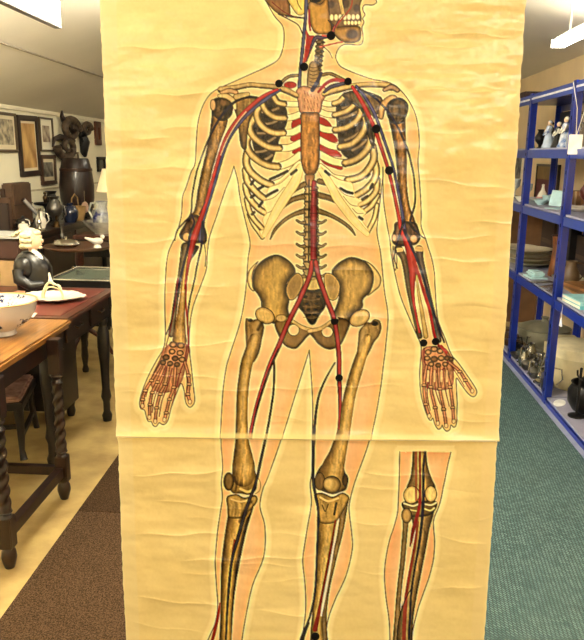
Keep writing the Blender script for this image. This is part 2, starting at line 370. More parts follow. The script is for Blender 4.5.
    for k, (b, q, wd) in list(enumerate(ribsL))[::-1]+list(enumerate(ribsR))[::-1]:
        lt = k >= 5
        if q: c.stroke(q, wd*1.02+.8, (120,92,52), nz=0); c.stroke(q, wd*.98, CART, (206,176,108), nz=.03, ed=.7)
        c.stroke(b, wd+1.1, BED, nz=0)
        c.stroke(b, wd, (226,196,128) if lt else (212,180,112), (108,80,42), lit=.15 if k < 5 else 0, ed=.35)
    c.poly([(300,163),(297,175),(288,190),(277,208),(268,224),(263,238),(259,231),(264,228),(262,219),(266,212),(262,203),(266,198),(268,188),(280,181),(291,171)], CART, (206,176,108), ew=1.5, nz=.04)
    c.poly([(320,166),(330,180),(342,198),(353,215),(366,235),(368,229),(362,219),(366,212),(358,205),(362,200),(355,196),(352,183),(340,179),(328,172)], CART, (206,176,108), ew=1.5, nz=.04)
    for q in ([(271,186),(280,183),(289,175)], [(265,200),(274,197),(284,187)], [(266,213),(272,210),(279,201)], [(264,229),(268,224)], [(347,181),(338,179),(328,173)], [(354,197),(344,194),(334,184)], [(357,206),(350,204),(343,196)], [(363,213),(357,213),(352,208)]): c.stroke(q, .8, (176,140,84), nz=0, al=.8)
    c.stroke([(300,167),(295,181),(284,198),(274,215),(264,235)], [7,10,10,9,5], (240,220,150), (196,166,96), ed=.75, nz=.03)
    c.stroke([(320,170),(328,181),(337,198),(348,213),(357,224),(367,234)], [5,8,9,9,8,5], (240,220,150), (196,166,96), ed=.75, nz=.03)
    for p in ([(270,179),(278,175.5),(287,171)], [(266,196),(271,193),(277,190)], [(291,174),(296,170)], [(340,188),(346,191.5),(352,193)], [(325,171),(329,174.5)],
              [(251,184),(253,181)], [(251,197),(254,195)], [(259,206),(262,202)], [(252,214),(254,212)], [(362,199),(367,196)], [(370,188),(372,184)], [(359,217),(362,219)], [(258,189),(263,186)], [(366,177),(369,174)]):
        c.stroke(p, 3, (70,54,34), nz=.2)
    # sternum
    c.poly([(296,91),(303,86),(312,88),(322,86),(327,92),(322,102),(318.5,113),(301,113),(298,102)], (214,158,116), (150,96,70), ew=3, line=BED, lw=.8, nz=.16)
    for q in range(14): c.stroke([(304+q % 5*3.2, 91+q*1.4), (304.6+q % 5*3.2, 94+q*1.4)], .8, (170,88,74), nz=0, al=.7)
    c.poly([(301,113.5),(310,112.5),(318.5,113.5),(319,125),(319,145),(318.8,163),(315,173),(310,175),(305,173),(301.5,163),(300.5,145),(301,125)], (192,134,66), (128,82,40), ew=4, line=BED, nz=.25, lw=1)
    c.poly([(305.5,174.5),(314,174.5),(313,182),(310.5,189),(307.5,186),(305,180)], (178,124,78), BDK, ew=2.5, line=BED, lw=.8)
    # spine
    for i in range(13):
        y = 190+i*7.6 if i < 3 else 191+i*7.4
        w_ = 6.6+i*.12
        c.poly([(311-w_,y-3.4),(311+w_,y-3.4),(311+w_-.9,y),(311+w_,y+3.4),(311-w_,y+3.4),(311-w_+.9,y)], (176,146,96), (104,80,50), ew=1.8, line=BED, lw=.8, n=2)
    for y in (222.5,234,246,257,267.5,276):
        for sx in (-1, 1):
            c.stroke([(311+sx*7,y),(311+sx*11,y-.3),(311+sx*14.5,y-2.5)], [4.5,3,2.6], (146,116,70), BED, ed=.4)
    c.stroke([(308.8,180),(308.6,220),(308.4,262)], 1.8, (50,30,34), nz=0)
    c.poly([(300,280),(304,277),(311,279),(319,277),(323,280),(322,289),(301,289)], (206,176,110), (150,118,66), ew=2)
    c.poly([(298.4,294),(303,289),(312,290),(320,289),(325,295),(324.6,306),(318.5,315),(314,323.5),(309,322.5),(304,313),(298,305)], (104,78,44), (52,38,24), ew=4, nz=.3, line=BED)
    for y in (296,303,309,314):
        for sx in (-1, 1): c.dot(311.5+sx*(6.5-(y-296)*.22), y, 2.1, 1.3, (40,30,20))
        c.stroke([(303,y+2.5),(311,y+3.5),(319,y+2.5)], .8, (140,110,66), nz=0, al=.6)
    # ---------- pelvis
    c.poly([(258,261),(249.8,269),(247.2,278),(249.6,287),(254,290),(252,278),(254,268)], (230,200,136), (150,118,68), ew=2, line=BED, lw=.8)
    c.poly([(275.4,254.6),(285,258),(292.7,265),(295,272),(290.5,277.5),(286.5,283),(286.8,292),(289,299),(287.5,308),(289,316),(285,321.5),(276,323),(268,320),(262,309),(261,300),(257.4,293),(253,287),(252.5,278),(255.7,267),(264,259)], (200,160,80), (80,60,30), ew=9, line=BED, nz=.15)
    c.stroke([(277,260),(276,275),(275,300),(272,312)], [6,12,10,6], (206,172,92), al=.55, soft=6)
    c.poly([(297.8,272.7),(303,280),(300,290),(294.4,298),(289,298.5),(286,289),(290,278.7)], (176,140,80), (206,168,100), ew=1.6, line=BED, lw=.9)
    c.poly([(274.6,322),(287,317),(300,324),(312,330),(306,337),(301,343),(295,348),(286,345.5),(280,338)], (158,120,64), (82,58,30), ew=3.5, line=BED, lw=.7); c.dot(293.4, 329.5, 5.6, 5.8, SKIN, line=BED, lw=.8)
    c.stroke([(285,318),(293,321),(302,327),(312,330)], [4,3.5,4,4.5], (214,178,112), (140,104,58))
    c.dot(281, 317.5, 5.5, 4, (214,180,112), BDK, ew=1.5)
    c.dot(264.8, 315, 10, 7.6, (220,184,110), (150,114,60), ang=30, ew=3, line=BED)
    c.poly([(363,260.5),(372,265),(380,276),(379.4,285),(373.8,290.5),(367,295),(371,284),(372,272)], (222,190,124), (130,98,54), ew=2, line=BED, lw=.8)
    c.poly([(351.5,257),(363.5,260.7),(371,269),(373,279.6),(369.5,291.6),(362.7,298.5),(361.8,307),(352,314),(347,322.6),(336,322.6),(333,315),(336.8,303.7),(338.6,296.8),(339,284),(331.7,272.7),(335,265.8),(342.9,259.8)], (200,164,92), (84,62,32), ew=8, line=BED, nz=.15)
    c.poly([(324,275),(330.8,273.4),(337,279),(339.6,286),(337,297),(331,299.4),(326,293)], (186,150,86), (216,180,110), ew=1.6, line=BED, lw=.9)
    c.poly([(349,321),(346,333),(341,343),(335,347.5),(327.4,348.5),(319,344),(313,337),(309,331),(320,327.5),(335,317)], (146,110,58), (78,56,30), ew=3.5, line=BED, lw=.7); c.dot(327, 331.5, 5.6, 5.4, SKIN, line=BED, lw=.8)
    c.stroke([(336,318),(330.8,321),(320.5,328),(309,330.5)], [4,3.5,4,4.5], (214,178,112), (140,104,58))
    c.dot(359.2, 317.5, 10.8, 7.4, (220,188,122), (150,114,60), ang=-32, ew=3, line=BED)
    # ---------- femora
    c.poly([(245,325),(246,317.5),(251,319.5),(257,318.5),(262,322),(264,327),(262,338),(259,352),(253,362),(247,356),(245.5,338)], (160,126,70), (84,62,34), ew=3.5, nz=.2)
    c.poly([(233,472),(238,462),(250,462),(256,474),(257,484),(255,491),(249,495),(240,494),(232,493),(228.5,484)], (168,132,66), (84,60,30), ew=4, nz=.2)
    c.stroke([(254,338),(250,352),(245.6,367),(242,398),(241.6,437),(242.6,456),(243.2,468),(243,476)], [10,12,12,11.5,13,19,23,22], (212,168,84), (122,90,44), lit=-.15, ed=.3, nz=.16)
    c.stroke([(258,322),(256,333),(253,345)], [5,5,4], (200,164,98), al=.7, soft=3)
    c.stroke([(262,322),(258,329)], 3, (96,70,40), al=.7, soft=2)
    c.dot(250, 319.5, 2.6, 1.8, (60,44,26))
    c.dot(228.4, 481.5, 5, 9, (150,116,60), (84,60,32), line=BED, lw=.8, ew=3)
    c.stroke([(234,477),(236,485),(235,491)], 2, (92,66,36), al=.7, soft=2)
    c.stroke([(256,475),(260,482),(259.5,490),(255,494)], 1, (190,150,90), nz=0)
    c.stroke([(240,489),(247,492),(252,490)], 2.4, (220,190,112), nz=0)
    c.poly([(366,322),(370,322),(374,318.5),(379.5,320.5),(381,328),(378.5,336),(373.9,342),(369,352),(362,362),(357,354),(358,338),(359,330)], (176,140,80), (92,68,38), ew=4, nz=.2)
    c.poly([(315,476),(320,466),(328,460),(340,460),(345,472),(347.5,480),(346,489),(340,492),(332,494),(322,491),(315,487)], (150,116,62), (72,52,30), ew=4, nz=.2)
    c.stroke([(367,338),(358,364),(349.4,395),(342.8,432),(337.5,453),(333,466),(331,474)], [9,12,12,13.5,17,22,24], (216,174,92), (130,96,48), lit=-.2, ed=.3, nz=.16)
    c.stroke([(364,328),(362,338),(360,350)], [5,5,4], (206,172,108), al=.7, soft=3)
    c.dot(374.6, 323, 3.6, 2.6, (76,54,32))
    c.dot(319.5, 481, 5, 9, (150,116,66), BDK, ew=3, line=BED, lw=.8); c.dot(345, 480, 3.2, 6.4, (116,86,48), BED, ew=2)
    c.dot(331.5, 484.5, 8.8, 8.6, (196,160,90), (104,76,40), line=BED, lw=.9, ew=4); c.dot(328.5, 483.5, 4.2, 5.2, (236,206,132), al=.8, soft=3)
    # lower legs
    c.stroke([(249,508),(243,530),(237,560),(232,590),(229.5,620),(228,650),(230,680)], [8,7,6,6,5.5,6,6], (92,70,40), (52,38,26), nz=.2)
    c.stroke([(240,510),(236.5,518),(233,534),(228.6,562),(226.4,591),(225.2,620),(224.6,650),(222,685)], [20,18.5,17,15,12.5,11,14,20], (210,166,80), (122,90,46), lit=-.25, ed=.3, nz=.18)
    c.poly([(226.5,497),(236,494.5),(244,498),(254,495),(257.5,499),(255,505),(249,511),(244,518),(229,518),(227,508)], (190,154,82), (92,66,34), ew=3, nz=.2); c.stroke([(227,497),(236,495),(244,498.5),(255,496)], 1, BED, nz=0); c.stroke([(231,499.5),(240,502),(250,500)], 1.6, (222,190,120), nz=0)
    c.stroke([(250,502),(246,508),(240,522)], 4, (84,60,36), al=.7, soft=2)
    c.stroke([(219.5,603),(218,615),(213,637),(206,660)], [1,2.6,3.4,2], (190,64,44), nz=0)
    c.stroke([(234,540),(231,562),(229,585)], 1.8, (150,50,40), nz=0, al=.8)
    c.stroke([(344.5,500),(340,532),(333,562),(327,591),(324,620),(325,650)], [8,5.5,5,4.8,5,7], (150,114,58), (84,60,32), nz=.18)
    c.stroke([(329,509),(326.5,520),(324.5,547),(321.5,575),(318,605),(316,629),(318,660),(320,688)], [24,20,15.5,12.5,10,11,18,24], (210,168,84), (126,94,48), lit=-.2, ed=.3, nz=.18)
    c.poly([(314,495),(322,492.5),(332,496.5),(342,492.5),(349,497),(347,504),(341,514),(334,522),(320,522),(317,508)], (190,152,80), (96,70,38), ew=3, nz=.2); c.stroke([(314,495),(322,493),(332,497),(342,493),(348,496)], 1, BED, nz=0); c.stroke([(320,497),(328,501),(338,498)], 2, (224,192,122), nz=0)
    c.stroke([(322,505),(325,511),(328,504)], 1.2, (116,84,44), nz=0); c.stroke([(336,503),(334,514)], 2.4, (96,70,40), nz=0)
    c.stroke([(337.5,522),(331,560),(324,600),(321,616)], [1,2,2.4,1.4], (246,226,170), nz=0)
    c.stroke([(335,520),(329,556),(321,600),(318,616),(315,630)], [1.6,2.4,2.8,4,5], (178,58,38), nz=.1)
    c.stroke([(308,624),(304,633),(300,645)], [3,4,5], (84,70,56))
    # arteries and veins of the trunk and thighs
    c.stroke([(313.8,182),(313.6,200),(313.4,240),(313.5,264)], [5,7,7.4,7.4], (160,40,46), RDK, lit=.1, ed=.5, nz=.15)
    for y in (190,197.5,205,213,220,228,235.5,243,251,259): c.stroke([(309.8,y),(317.4,y)], .6, (110,30,36), nz=0, al=.7)
    c.stroke([(312,262),(309,277),(300,298),(288.5,321),(279,344),(268.5,368),(257,404),(249.8,435)], [6,5.8,5.6,5.6,5.4,5,4.4,3.6], (186,48,44), (88,26,32), lit=.12, ed=.45, nz=.04)
    c.stroke([(315,262),(318.8,278),(326,298),(334,320),(338.4,352),(338.8,376),(339.8,400),(338.4,428)], [6,5.8,5.6,5.4,5.2,4.8,3.8,2], (186,48,44), (88,26,32), lit=-.12, ed=.45, nz=.04)
    c.stroke([(278,348),(267,374),(256,410),(251.5,437)], 1.4, (48,30,34), nz=0, al=.8)
    c.stroke([(273.8,358),(274,375),(273,393),(268,425),(260.8,459),(255.4,483),(247,506),(238.5,535),(231.4,562),(227.6,600),(225.5,640)], [2,2,2.2,2.4,3,3,3.6,4,3,2.6,2.2], (66,56,60), (40,32,34), nz=.1)
    c.stroke([(334.6,362),(325,379),(318,398),(314.4,425),(313,460),(313.2,483),(318,511),(317,547),(315,591),(310.6,614),(303,635)], [1.6,2,2.4,2.8,3,3,2.6,2.2,2.2,2.2,2], (66,56,60), (40,32,34), nz=.1)
    # ---------- shoulders
    c.poly([(232,100),(240,94),(252,96),(262,99),(256,108),(250,120),(247,135),(246,149),(241,146),(238.5,130),(237,118)], (160,122,68), (96,70,40), ew=4, nz=.3, line=BED, lw=.6)
    c.poly([(342,94),(358,90),(374,94),(382,99),(380,110),(374,118),(372,128),(374,148),(369,140),(362,112),(350,102)], (124,98,68), (70,54,40), ew=4, nz=.3, line=BED, lw=.6)
    c.stroke([(280,84),(285.7,78.5),(291,76),(297,75.5)], 3.6, (146,112,60), BED, ed=.4); c.stroke([(322,75),(329,73.5),(336,76),(344,80)], 3.6, (146,112,60), BED, ed=.4)
    c.dot(290, 85, 6.5, 3.6, (206,60,48), (150,40,40), ew=1.5)
    c.stroke([(221,90),(235,88),(249,85.2),(262,86),(276,87.4),(287,91),(296,95.5)], [7,6,5.6,5.4,6,6.6,5.5], (196,160,96), (104,76,44), lit=-.25, ed=.35)
    c.stroke([(324,94),(335,90.4),(350,86.8),(364,84.6),(385,85.2),(391,88)], [5.5,6.6,6.2,5.8,6,6], (200,166,100), (104,76,44), lit=-.25, ed=.35)
    c.stroke([(384,90),(391,87),(397,90)], [4,6.4,5.5], (164,124,82), BED, ed=.4)
    c.stroke([(222,93),(229,91),(236,92.5)], [4,6,5], (206,160,104), (120,84,50), ed=.4)
    c.stroke([(236,97),(242,96),(248,94)], [6,7,4], (196,166,110), BDK)
    c.poly([(378,113),(379.5,104),(385,98),(392,94.5),(397,98),(389,103),(384.5,110),(382.5,118.5),(378.5,118)], (208,164,108), (140,100,60), ew=2.5, line=BED, lw=.7)
    # humeri
    c.stroke([(220,108),(219,122),(214.5,140),(209,162),(203,188),(199,210),(195,222),(193,232)], [17,16.5,12.5,11,10.5,9.5,16,23], (176,130,66), (88,62,36), lit=-.1, ed=.3, nz=.3)
    c.poly([(211,108),(213,100),(218,97.5),(225,96),(232,101),(233,110),(230,117),(222,121),(214,116)], (110,84,52), (52,38,28), ew=4, nz=.4)
    c.stroke([(219,96),(227,96.5),(233,101),(235,108)], [3,5.5,5,3], (226,192,132), (130,96,58)); c.dot(213, 105, 3, 5.6, (214,172,118), (130,92,58), ew=1.6, line=BED, lw=.6)
    c.dot(223, 103, 3, 3, (150,106,62), al=.8, soft=2); c.dot(227, 111, 4.5, 5, (66,54,52), al=.8, soft=3)
    c.stroke([(396,108),(397,122),(399.4,143),(401,160),(402,182),(405,205),(408,220),(406,232)], [20,16,12.6,11,9,8.5,13,24], (170,118,58), (84,58,36), lit=-.1, ed=.3, nz=.3)
    c.poly([(386,110),(390,102),(397,97.5),(403,99),(407.8,105),(406.5,114),(402,122),(394,124),(388,118)], (112,88,60), (54,40,32), ew=4, nz=.4, line=BED, lw=.6)
    c.dot(395, 110, 3, 4.5, (158,128,84), al=.7, soft=2)
    # elbows
    c.poly([(191,216),(199,216),(204,226),(206.5,236),(205,243),(198,244),(190,243),(183,240),(179.3,236),(181,230)], (122,88,60), (58,40,34), ew=4, nz=.35, line=BED, lw=.7)
    c.dot(186.5, 236.5, 4.4, 4.6, (210,166,106), (130,92,60), ew=2, line=BED, lw=.7); c.stroke([(182,243),(190,244.5),(202,243.5)], 1.6, (226,196,130), nz=0)
    c.poly([(396,222),(414,222),(418.5,230),(419.8,238),(416,244),(408,245),(399,246),(393,243),(391.5,237),(394,230)], (122,88,66), (58,42,40), ew=4, nz=.35, line=BED, lw=.7)
    c.dot(413.5, 238.5, 4, 4.4, (206,164,112), (130,92,66), ew=2, line=BED, lw=.7); c.dot(394, 237.5, 2.6, 3.8, (190,146,96), BDK, ew=1.5)
    # forearm bones
    c.stroke([(185.5,247),(181,270),(177.5,290),(174.3,312),(171,334)], [10,5.5,5,5,6], (118,96,66), (56,44,36), nz=.2)
    c.stroke([(191,250),(187,262),(184,281),(182,305),(180,325),(179.5,340)], [11,5,4.5,7,10,14.5], (206,160,84), (126,88,48), lit=0, ed=.3, nz=.2)
    c.poly([(190,246),(198.5,246),(197,251),(192,258),(189,262)], (90,60,48), BED, ew=2)
    c.stroke([(398,249),(404,260),(408,287),(413,311),(419.5,336)], [9,6.5,5,4.6,5.5], (112,84,52), (58,42,34), nz=.2)
    c.stroke([(416,275),(418.5,295),(421.5,312),(425.5,336)], [2,3,4,5], (204,166,92), (140,104,60)); c.stroke([(419,249),(421,262),(427.5,291),(433.5,318),(438.5,340)], [8,6,5,5,6], (104,84,76), (58,46,48), nz=.2)
    c.stroke([(417,248.5),(421,249)], 5, (214,176,116), nz=0); c.stroke([(396,250),(401,249.5)], 4, (214,176,116), nz=0)
    # arteries of the arms
    c.stroke([(280,90),(266,99),(252,110),(240,122.5),(230,137),(223,154),(215.5,180),(207.5,206),(201.5,226),(200,240)], [3,4,3.6,3.6,3.4,3.4,3.4,3.4,4,4], (84,72,112), (56,46,76), nz=.1)
    c.stroke([(277,89.5),(262.5,96.8),(248,108.5),(236.5,120.5),(227,135),(220,153),(212.5,180),(205,206),(199,223),(194.5,236),(191,250),(187.5,267),(185,288)], [3,4,4.6,4.4,4,3.8,3.7,4,5.6,7,5,3.6,2], (198,50,42), (140,34,38), lit=.1, nz=.05)
    c.stroke([(246,111.5),(236.5,123),(227.5,138),(220.5,155)], .8, (236,160,130), nz=0)
    c.stroke([(199,214),(205,202)], 1, (60,50,80), nz=0)
    c.stroke([(252,97),(243,98.5),(232.5,103.7),(220,117.5),(208,140),(198,167.5),(192.5,192.5),(190.8,213),(184,222),(177,230),(174.5,240)], [2.2,2.6,2.8,2.6,2,1.8,1.8,1.8,1.8,1.6,1.4], (62,54,72), nz=0)
    c.stroke([(190.8,213),(194,222),(190,232),(188,246),(183,266),(177,292),(172,318),(166,334)], [1.8,1.8,2.4,2.6,2.6,2.2,1.8,1.4], (70,56,76), nz=0)
    c.stroke([(203,222),(202,236),(201,246),(197.6,262),(194,282),(189.5,302),(187.5,320),(188.5,345)], [4,3.4,2.4,2,1.8,1.8,1.8,1.8], (70,60,82), nz=0)
    c.stroke([(204,244),(205.5,256),(205,266)], 1, (90,90,84), nz=0)
    c.stroke([(187,268),(186,300),(187.5,325),(189,350)], [2,1.6,1.6,1.8], (186,60,52), nz=0)
    c.stroke([(178,278),(175,305),(170,330),(166,345)], 1, (150,66,60), nz=0)
    c.stroke([(318,92),(325,84),(333,80),(343,80.5),(350,83)], [2.5,3.5,3.8,3.5,3], (196,60,56), nz=.05)
    c.stroke([(324,92),(330,87),(338,84.5),(347,82.5)], [3,4.4,4.4,3], (78,64,92), (50,40,62), nz=.05)
    c.stroke([(312,90),(317,82),(321,73)], [4.5,4,3], (84,74,98), nz=.05)
    c.stroke([(356,86),(366,99),(374,113),(380,129),(386.5,148),(392.5,166),(397.5,190),(402,214),(404.5,230)], [3,3.4,3.4,3.4,3.2,3,3,3.4,4], (84,74,118), (56,48,84), nz=.1)
    c.stroke([(352,86.5),(361,100.8),(368.6,115),(375,130),(381,148),(387.5,168),(392.5,188),(398,214),(401,229),(406,241),(410,252),(412.3,268),(412,285),(413.5,303),(419,332)], [3.4,4.4,4.5,4.4,4,3.8,3.6,3.8,4.6,6.4,9,8.6,5,3,2.2], (204,48,40), (150,34,38), nz=.05)
    c.stroke([(371.5,116),(378,131),(384,149)], .8, (236,160,130), nz=0)
    c.stroke([(414,262),(418.5,275),(423.5,292),(429.5,312),(434,335),(441,350)], [4,3.4,3.2,3,3,2], (200,46,44), nz=.05)
    c.stroke([(404,230),(411,246),(418,262),(425,285),(431.5,306),(438,326),(444,342)], [3.4,3,3,2.8,2.6,2.2,2], (66,56,84), nz=0)
    c.stroke([(359,88.5),(369,94),(378,100.8),(391,116),(401.5,136),(408.7,155),(413.7,180),(414.6,203),(410,222),(417,232),(424,238)], [2,2.2,2.2,2.4,2.2,2,2,2,2.4,2,1.2], (66,56,78), nz=0)
    c.stroke([(404,220),(400,232),(396,246),(394,258),(397,268)], [3,2.4,1.6,1.4,1.2], (60,52,76), nz=0)
    c.stroke([(393,246),(392.5,256),(394.5,270),(396.5,262),(396,250)], .9, (60,50,70), nz=0)
    c.stroke([(409,222),(414,230)], 2.4, (56,44,50), nz=0)
    # ---------- hands
    HB, HE = (190,122,82), (88,44,42)
    def hand(chains, carp, palm, vess):
        c.poly(palm, (190,124,84), (140,78,66), ew=4, nz=.3, al=.8)
        for v, w_ in vess: c.stroke(v, w_, (158,58,64), nz=0, al=.85)
        for ch in chains:
            c.stroke(ch, [4.4]*len(ch), (150,92,70), al=.5, soft=2, nz=.2)
            c.stroke(ch, [3.3]*len(ch), HB, HE, ed=.35, nz=.2)
            for p in ch[1:-1]:
                c.dot(p[0], p[1], 2.6, 1.7, (206,154,106), HE, ew=1.4); c.stroke([(p[0]-2.2,p[1]+1.6),(p[0]+2.2,p[1]+1.4)], .8, (70,40,36), nz=0)
            c.dot(ch[-1][0], ch[-1][1], 1.9, 2.4, (236,190,140), HE, ew=.8)
        for x, y, r, k in carp: c.dot(x, y, r, r*.85, (198,148,98) if k else (152,106,68), (76,50,36), ew=2.2, line=(70,46,34), lw=.7)
    hand([[(160.8,364),(151.3,380),(145.3,390),(142.7,399),(142.4,405.6)], [(164.2,366),(157.3,381.5),(152.2,392),(150,404),(149.2,417)], [(168.5,366),(165,383.3),(160,393.6),(156.5,407.3),(155,421)],
          [(175.4,366),(173.7,386.7),(169.4,398.7),(166,412.5),(164.2,419.5)], [(184,359),(188.3,374.7),(189,383.5),(187.8,393.6),(189.8,401.5)]],
         [(173,344,3.6,1),(181,345,3.4,1),(172,351,3.2,1),(180,352.5,3.4,1),(166,357,3.4,0),(175,358,3.2,0),(182,359,3.2,1),(163,362,3,0),(170,363,3,0),(177,364,3,0)],
         [(168,344),(188,344),(186,360),(183,378),(174,390),(158,392),(150,382),(158,362)],
         [([(187,345),(185,358),(180,372),(176,388),(172,404)], 1.4), ([(167,365),(162,380),(155,396),(152,412)], 1.2), ([(172,368),(168,384),(162,400),(159,416)], 1.3), ([(189,350),(186,364),(187,380),(186,396)], 1.2), ([(158,368),(150,382),(146,396)], 1.), ([(160,372),(170,376),(181,372)], 1.)])
    c.stroke([(168,372),(165,382)], 2, (214,164,116), nz=.2, al=.7)
    hand([[(426.3,366),(423.9,385),(425.7,404),(429,415.6)], [(431.5,366),(430.5,386.7),(435,407.3),(437.6,423)], [(438.4,366),(439.6,388.4),(443.5,409),(445.9,425.4)],
          [(445.2,366),(449.9,386.7),(452.6,407.3),(453.4,421)], [(449.5,362.6),(459.8,371.5),(465.2,380),(471.9,390.6)]],
         [(428,352,3.2,1),(434,349,3.4,1),(440,351,3.2,1),(427,358,3,1),(434,359,3.6,0),(441,358,3.2,1),(447,358,3,0),(431,364,2.8,1),(438,365,2.8,0),(445,364,2.8,1),(451,359,2.6,0)],
         [(423,348),(443,347),(452,358),(454,370),(452,386),(440,390),(424,386),(422,366)],
         [([(424,348),(424,360),(428,372),(427,390)], 1.5), ([(440,346),(447,356),(446,366),(438,372),(428,370)], 1.6), ([(436,370),(435,388),(440,404)], 1.2), ([(443,368),(445,388),(449,406)], 1.2), ([(430,372),(427,392),(430,410)], 1.1), ([(450,364),(458,376),(464,386)], 1.)])
    for x in (428,434.5,441.5,447): c.stroke([(x,371),(x-.3,381)], 2, (228,184,132), nz=.2)
    c.stroke([(441,346),(446,352)], 3, (206,70,58), nz=0)
    # ---------- separate knee drawing (seen from behind)
    c.stroke([(405.8,516),(405,528),(402.4,561),(399,594),(396,640),(394,680)], [8,5.5,5,5,6,8], (148,114,62), (76,56,32), nz=.2)
    c.stroke([(422,512),(421,528),(417,561),(411,594),(405.5,627),(404,680)], [24,17,13.5,13,15,20], (174,136,76), (92,66,40), ed=.3, nz=.2)
    c.stroke([(419.6,451),(419.8,466),(420.6,480),(421,492)], [14,16,22,31], (190,150,84), (104,76,42), ed=.3, nz=.2, smooth=True)
    c.stroke([(406,453),(399.7,447)], .1, HALO)
    c.poly([(402,503),(412,500),(421,502),(431,500),(437,503),(434,511),(426,516),(410,516),(404,510)], (140,108,60), (70,50,30), ew=3, line=BED, lw=.7)
    c.dot(411.4, 495, 7.8, 8.8, (238,208,132), (170,134,74), ew=3, line=BED, ang=15); c.dot(430.8, 494, 5.8, 7.8, (240,212,136), (170,134,74), ew=3, line=BED)
    c.stroke([(404,503.5),(413,506),(420,503)], 1.6, (232,206,140), nz=0); c.stroke([(424,504),(431,505),(436,502.5)], 1.6, (232,206,140), nz=0); c.stroke([(425,509),(430,510.5),(434,508)], 1.6, (220,190,120), nz=0); c.stroke([(410,510),(416,511)], 1.4, (210,180,110), nz=0)
    c.dot(406.4, 515.5, 5, 7.4, (196,158,92), (110,80,46), ew=3, line=BED, lw=.8)
    c.stroke([(415,528),(411.5,556),(406,586),(403,606)], [1,3,3.4,1.5], (244,214,150), nz=0)
    c.stroke([(416,452),(416,500)], 2.4, (176,84,52), nz=.1, al=.7)
    c.stroke([(420,451),(420,480),(419.6,503),(416.5,518),(413,530),(410,546)], [2.2,2.4,3,3.6,4,1.5], (176,46,42), nz=.05)
    c.stroke([(418,522),(413.5,552),(408,584),(405,612),(404,645)], [2,3,3,4,4], (178,72,50), nz=.1)
    c.stroke([(425,452),(423.4,470),(423.2,500),(421,528),(417,556),(413,580),(411,600),(409,640)], [1.8,2.6,3,3,2.4,2.2,2.4,2.4], (70,54,70), nz=.1)
    c.poly([(396,440),(456,440),(456,447),(396,447)], paper, smooth=False, nz=0, soft=1.5); c.poly([(397,446),(455,446),(453,451.8),(398,451.8)], HALO, smooth=False, nz=0, soft=1.5)
    c.stroke([(411,590),(404,604),(399,620),(397,640)], 1.1, (60,40,36), nz=0)
    return c.a
# ================================================================== THE ROOM
CREAM = mat('wall_paint', (244, 238, 210), .75, var=.03, scale=3, bump=.05, bscale=90)
WARM = mat('wall_paint_right', (232, 205, 160), .75, var=.05, scale=2.5, bump=.05, bscale=80)
CEIL = mat('ceiling_paint', (236, 228, 210), .8, var=.04, scale=1.3, bump=.06, bscale=30)
TRIMW = mat('trim_paint', (240, 232, 206), .5, var=.03)
FLOOR = mat('floor_boards', (182, 158, 102), .5, var=.1, scale=5, bump=.12, bscale=40, rgb2=(140, 116, 70))
YF, YB = -3.6, 10.0
struct(MB().box2((-2.62, YF, -.05), (2.0, YB, 0)).build('floor', FLOOR))
struct(MB().box2((-2.72, YF, 0), (-2.6, YB, 1.9)).build('wall_left', CREAM))
struct(MB().box2((1.98, YF, 0), (2.1, YB, 2.36)).build('wall_right', WARM))
struct(MB().box2((-2.72, YB, 0), (2.1, YB+.1, 2.65)).build('wall_back', CREAM))
struct(MB().box2((-2.72, YF-.1, 0), (2.1, YF, 2.65)).build('wall_front', CREAM))
prof = [(-2.75, 1.885), (-1.0, 2.55), (.9, 2.56), (2.13, 2.335)]
m = MB()
for (xa, za), (xb, zb) in zip(prof, prof[1:]):
    v = [m.bm.verts.new(p) for p in ((xa, YF-.1, za), (xb, YF-.1, zb), (xb, YB+.1, zb), (xa, YB+.1, za), (xa, YF-.1, za+.06), (xb, YF-.1, zb+.06), (xb, YB+.1, zb+.06), (xa, YB+.1, za+.06))]
    for f in ((0, 1, 2, 3), (7, 6, 5, 4), (0, 4, 5, 1), (1, 5, 6, 2), (2, 6, 7, 3), (3, 7, 4, 0)): m.bm.faces.new([v[i] for i in f])
struct(m.build('ceiling', CEIL))
sl = math.atan2(2.55-1.885, 1.75)
# ceiling joint strip in a painted shadow tone, wall top mould and dado line
struct(MB().box((-1.995, 3.2, 2.168), (.014, 13.4, .006), ry=-sl).build('trim_1', mat('joint_shadow', (176, 166, 146), .8)))
struct(MB().box2((-2.6, YF, 1.865), (-2.58, YB, 1.892)).build('trim_2', TRIMW))
struct(MB().box2((-2.6, YF, 1.205), (-2.592, YB, 1.22)).build('trim_3', mat('dado_paint', (205, 192, 158), .6)))  # dado line in a slightly darker paint than the wall
struct(MB().box2((-2.6, YF, 0), (-2.585, YB, .12)).build('baseboard_left', TRIMW))
# carpets
m = mat('brown_carpet', (108, 84, 62), .95, var=.35, scale=200, bump=.9, bscale=330, rgb2=(36, 26, 19), spec=.1)
t = tag(MB().box2((-1.085, YF+.05, 0), (-.12, 2.745, .009)).build('brown_carpet', m), 'brown flecked cord carpet strip on the floor, nearest the camera at lower left', 'carpet')
m2 = mat('brown_carpet_far', (92, 70, 50), .95, var=.35, scale=200, bump=.9, bscale=330, rgb2=(32, 22, 16), spec=.1)
tag(MB().box2((-1.085, 2.749, 0), (-.12, YB-.3, .009)).build('brown_carpet', m2), 'darker brown carpet length beyond the join, beside the table legs', 'carpet')
g = bpy.data.materials.new('green_matting'); g.use_nodes = True; nt = g.node_tree; b = nt.nodes['Principled BSDF']; L = nt.links
tc = nt.nodes.new('ShaderNodeTexCoord'); mp = nt.nodes.new('ShaderNodeMapping'); mp.inputs['Rotation'].default_value = (0, 0, .9)
L.new(tc.outputs['Object'], mp.inputs[0])
br = nt.nodes.new('ShaderNodeTexBrick'); L.new(mp.outputs[0], br.inputs['Vector'])
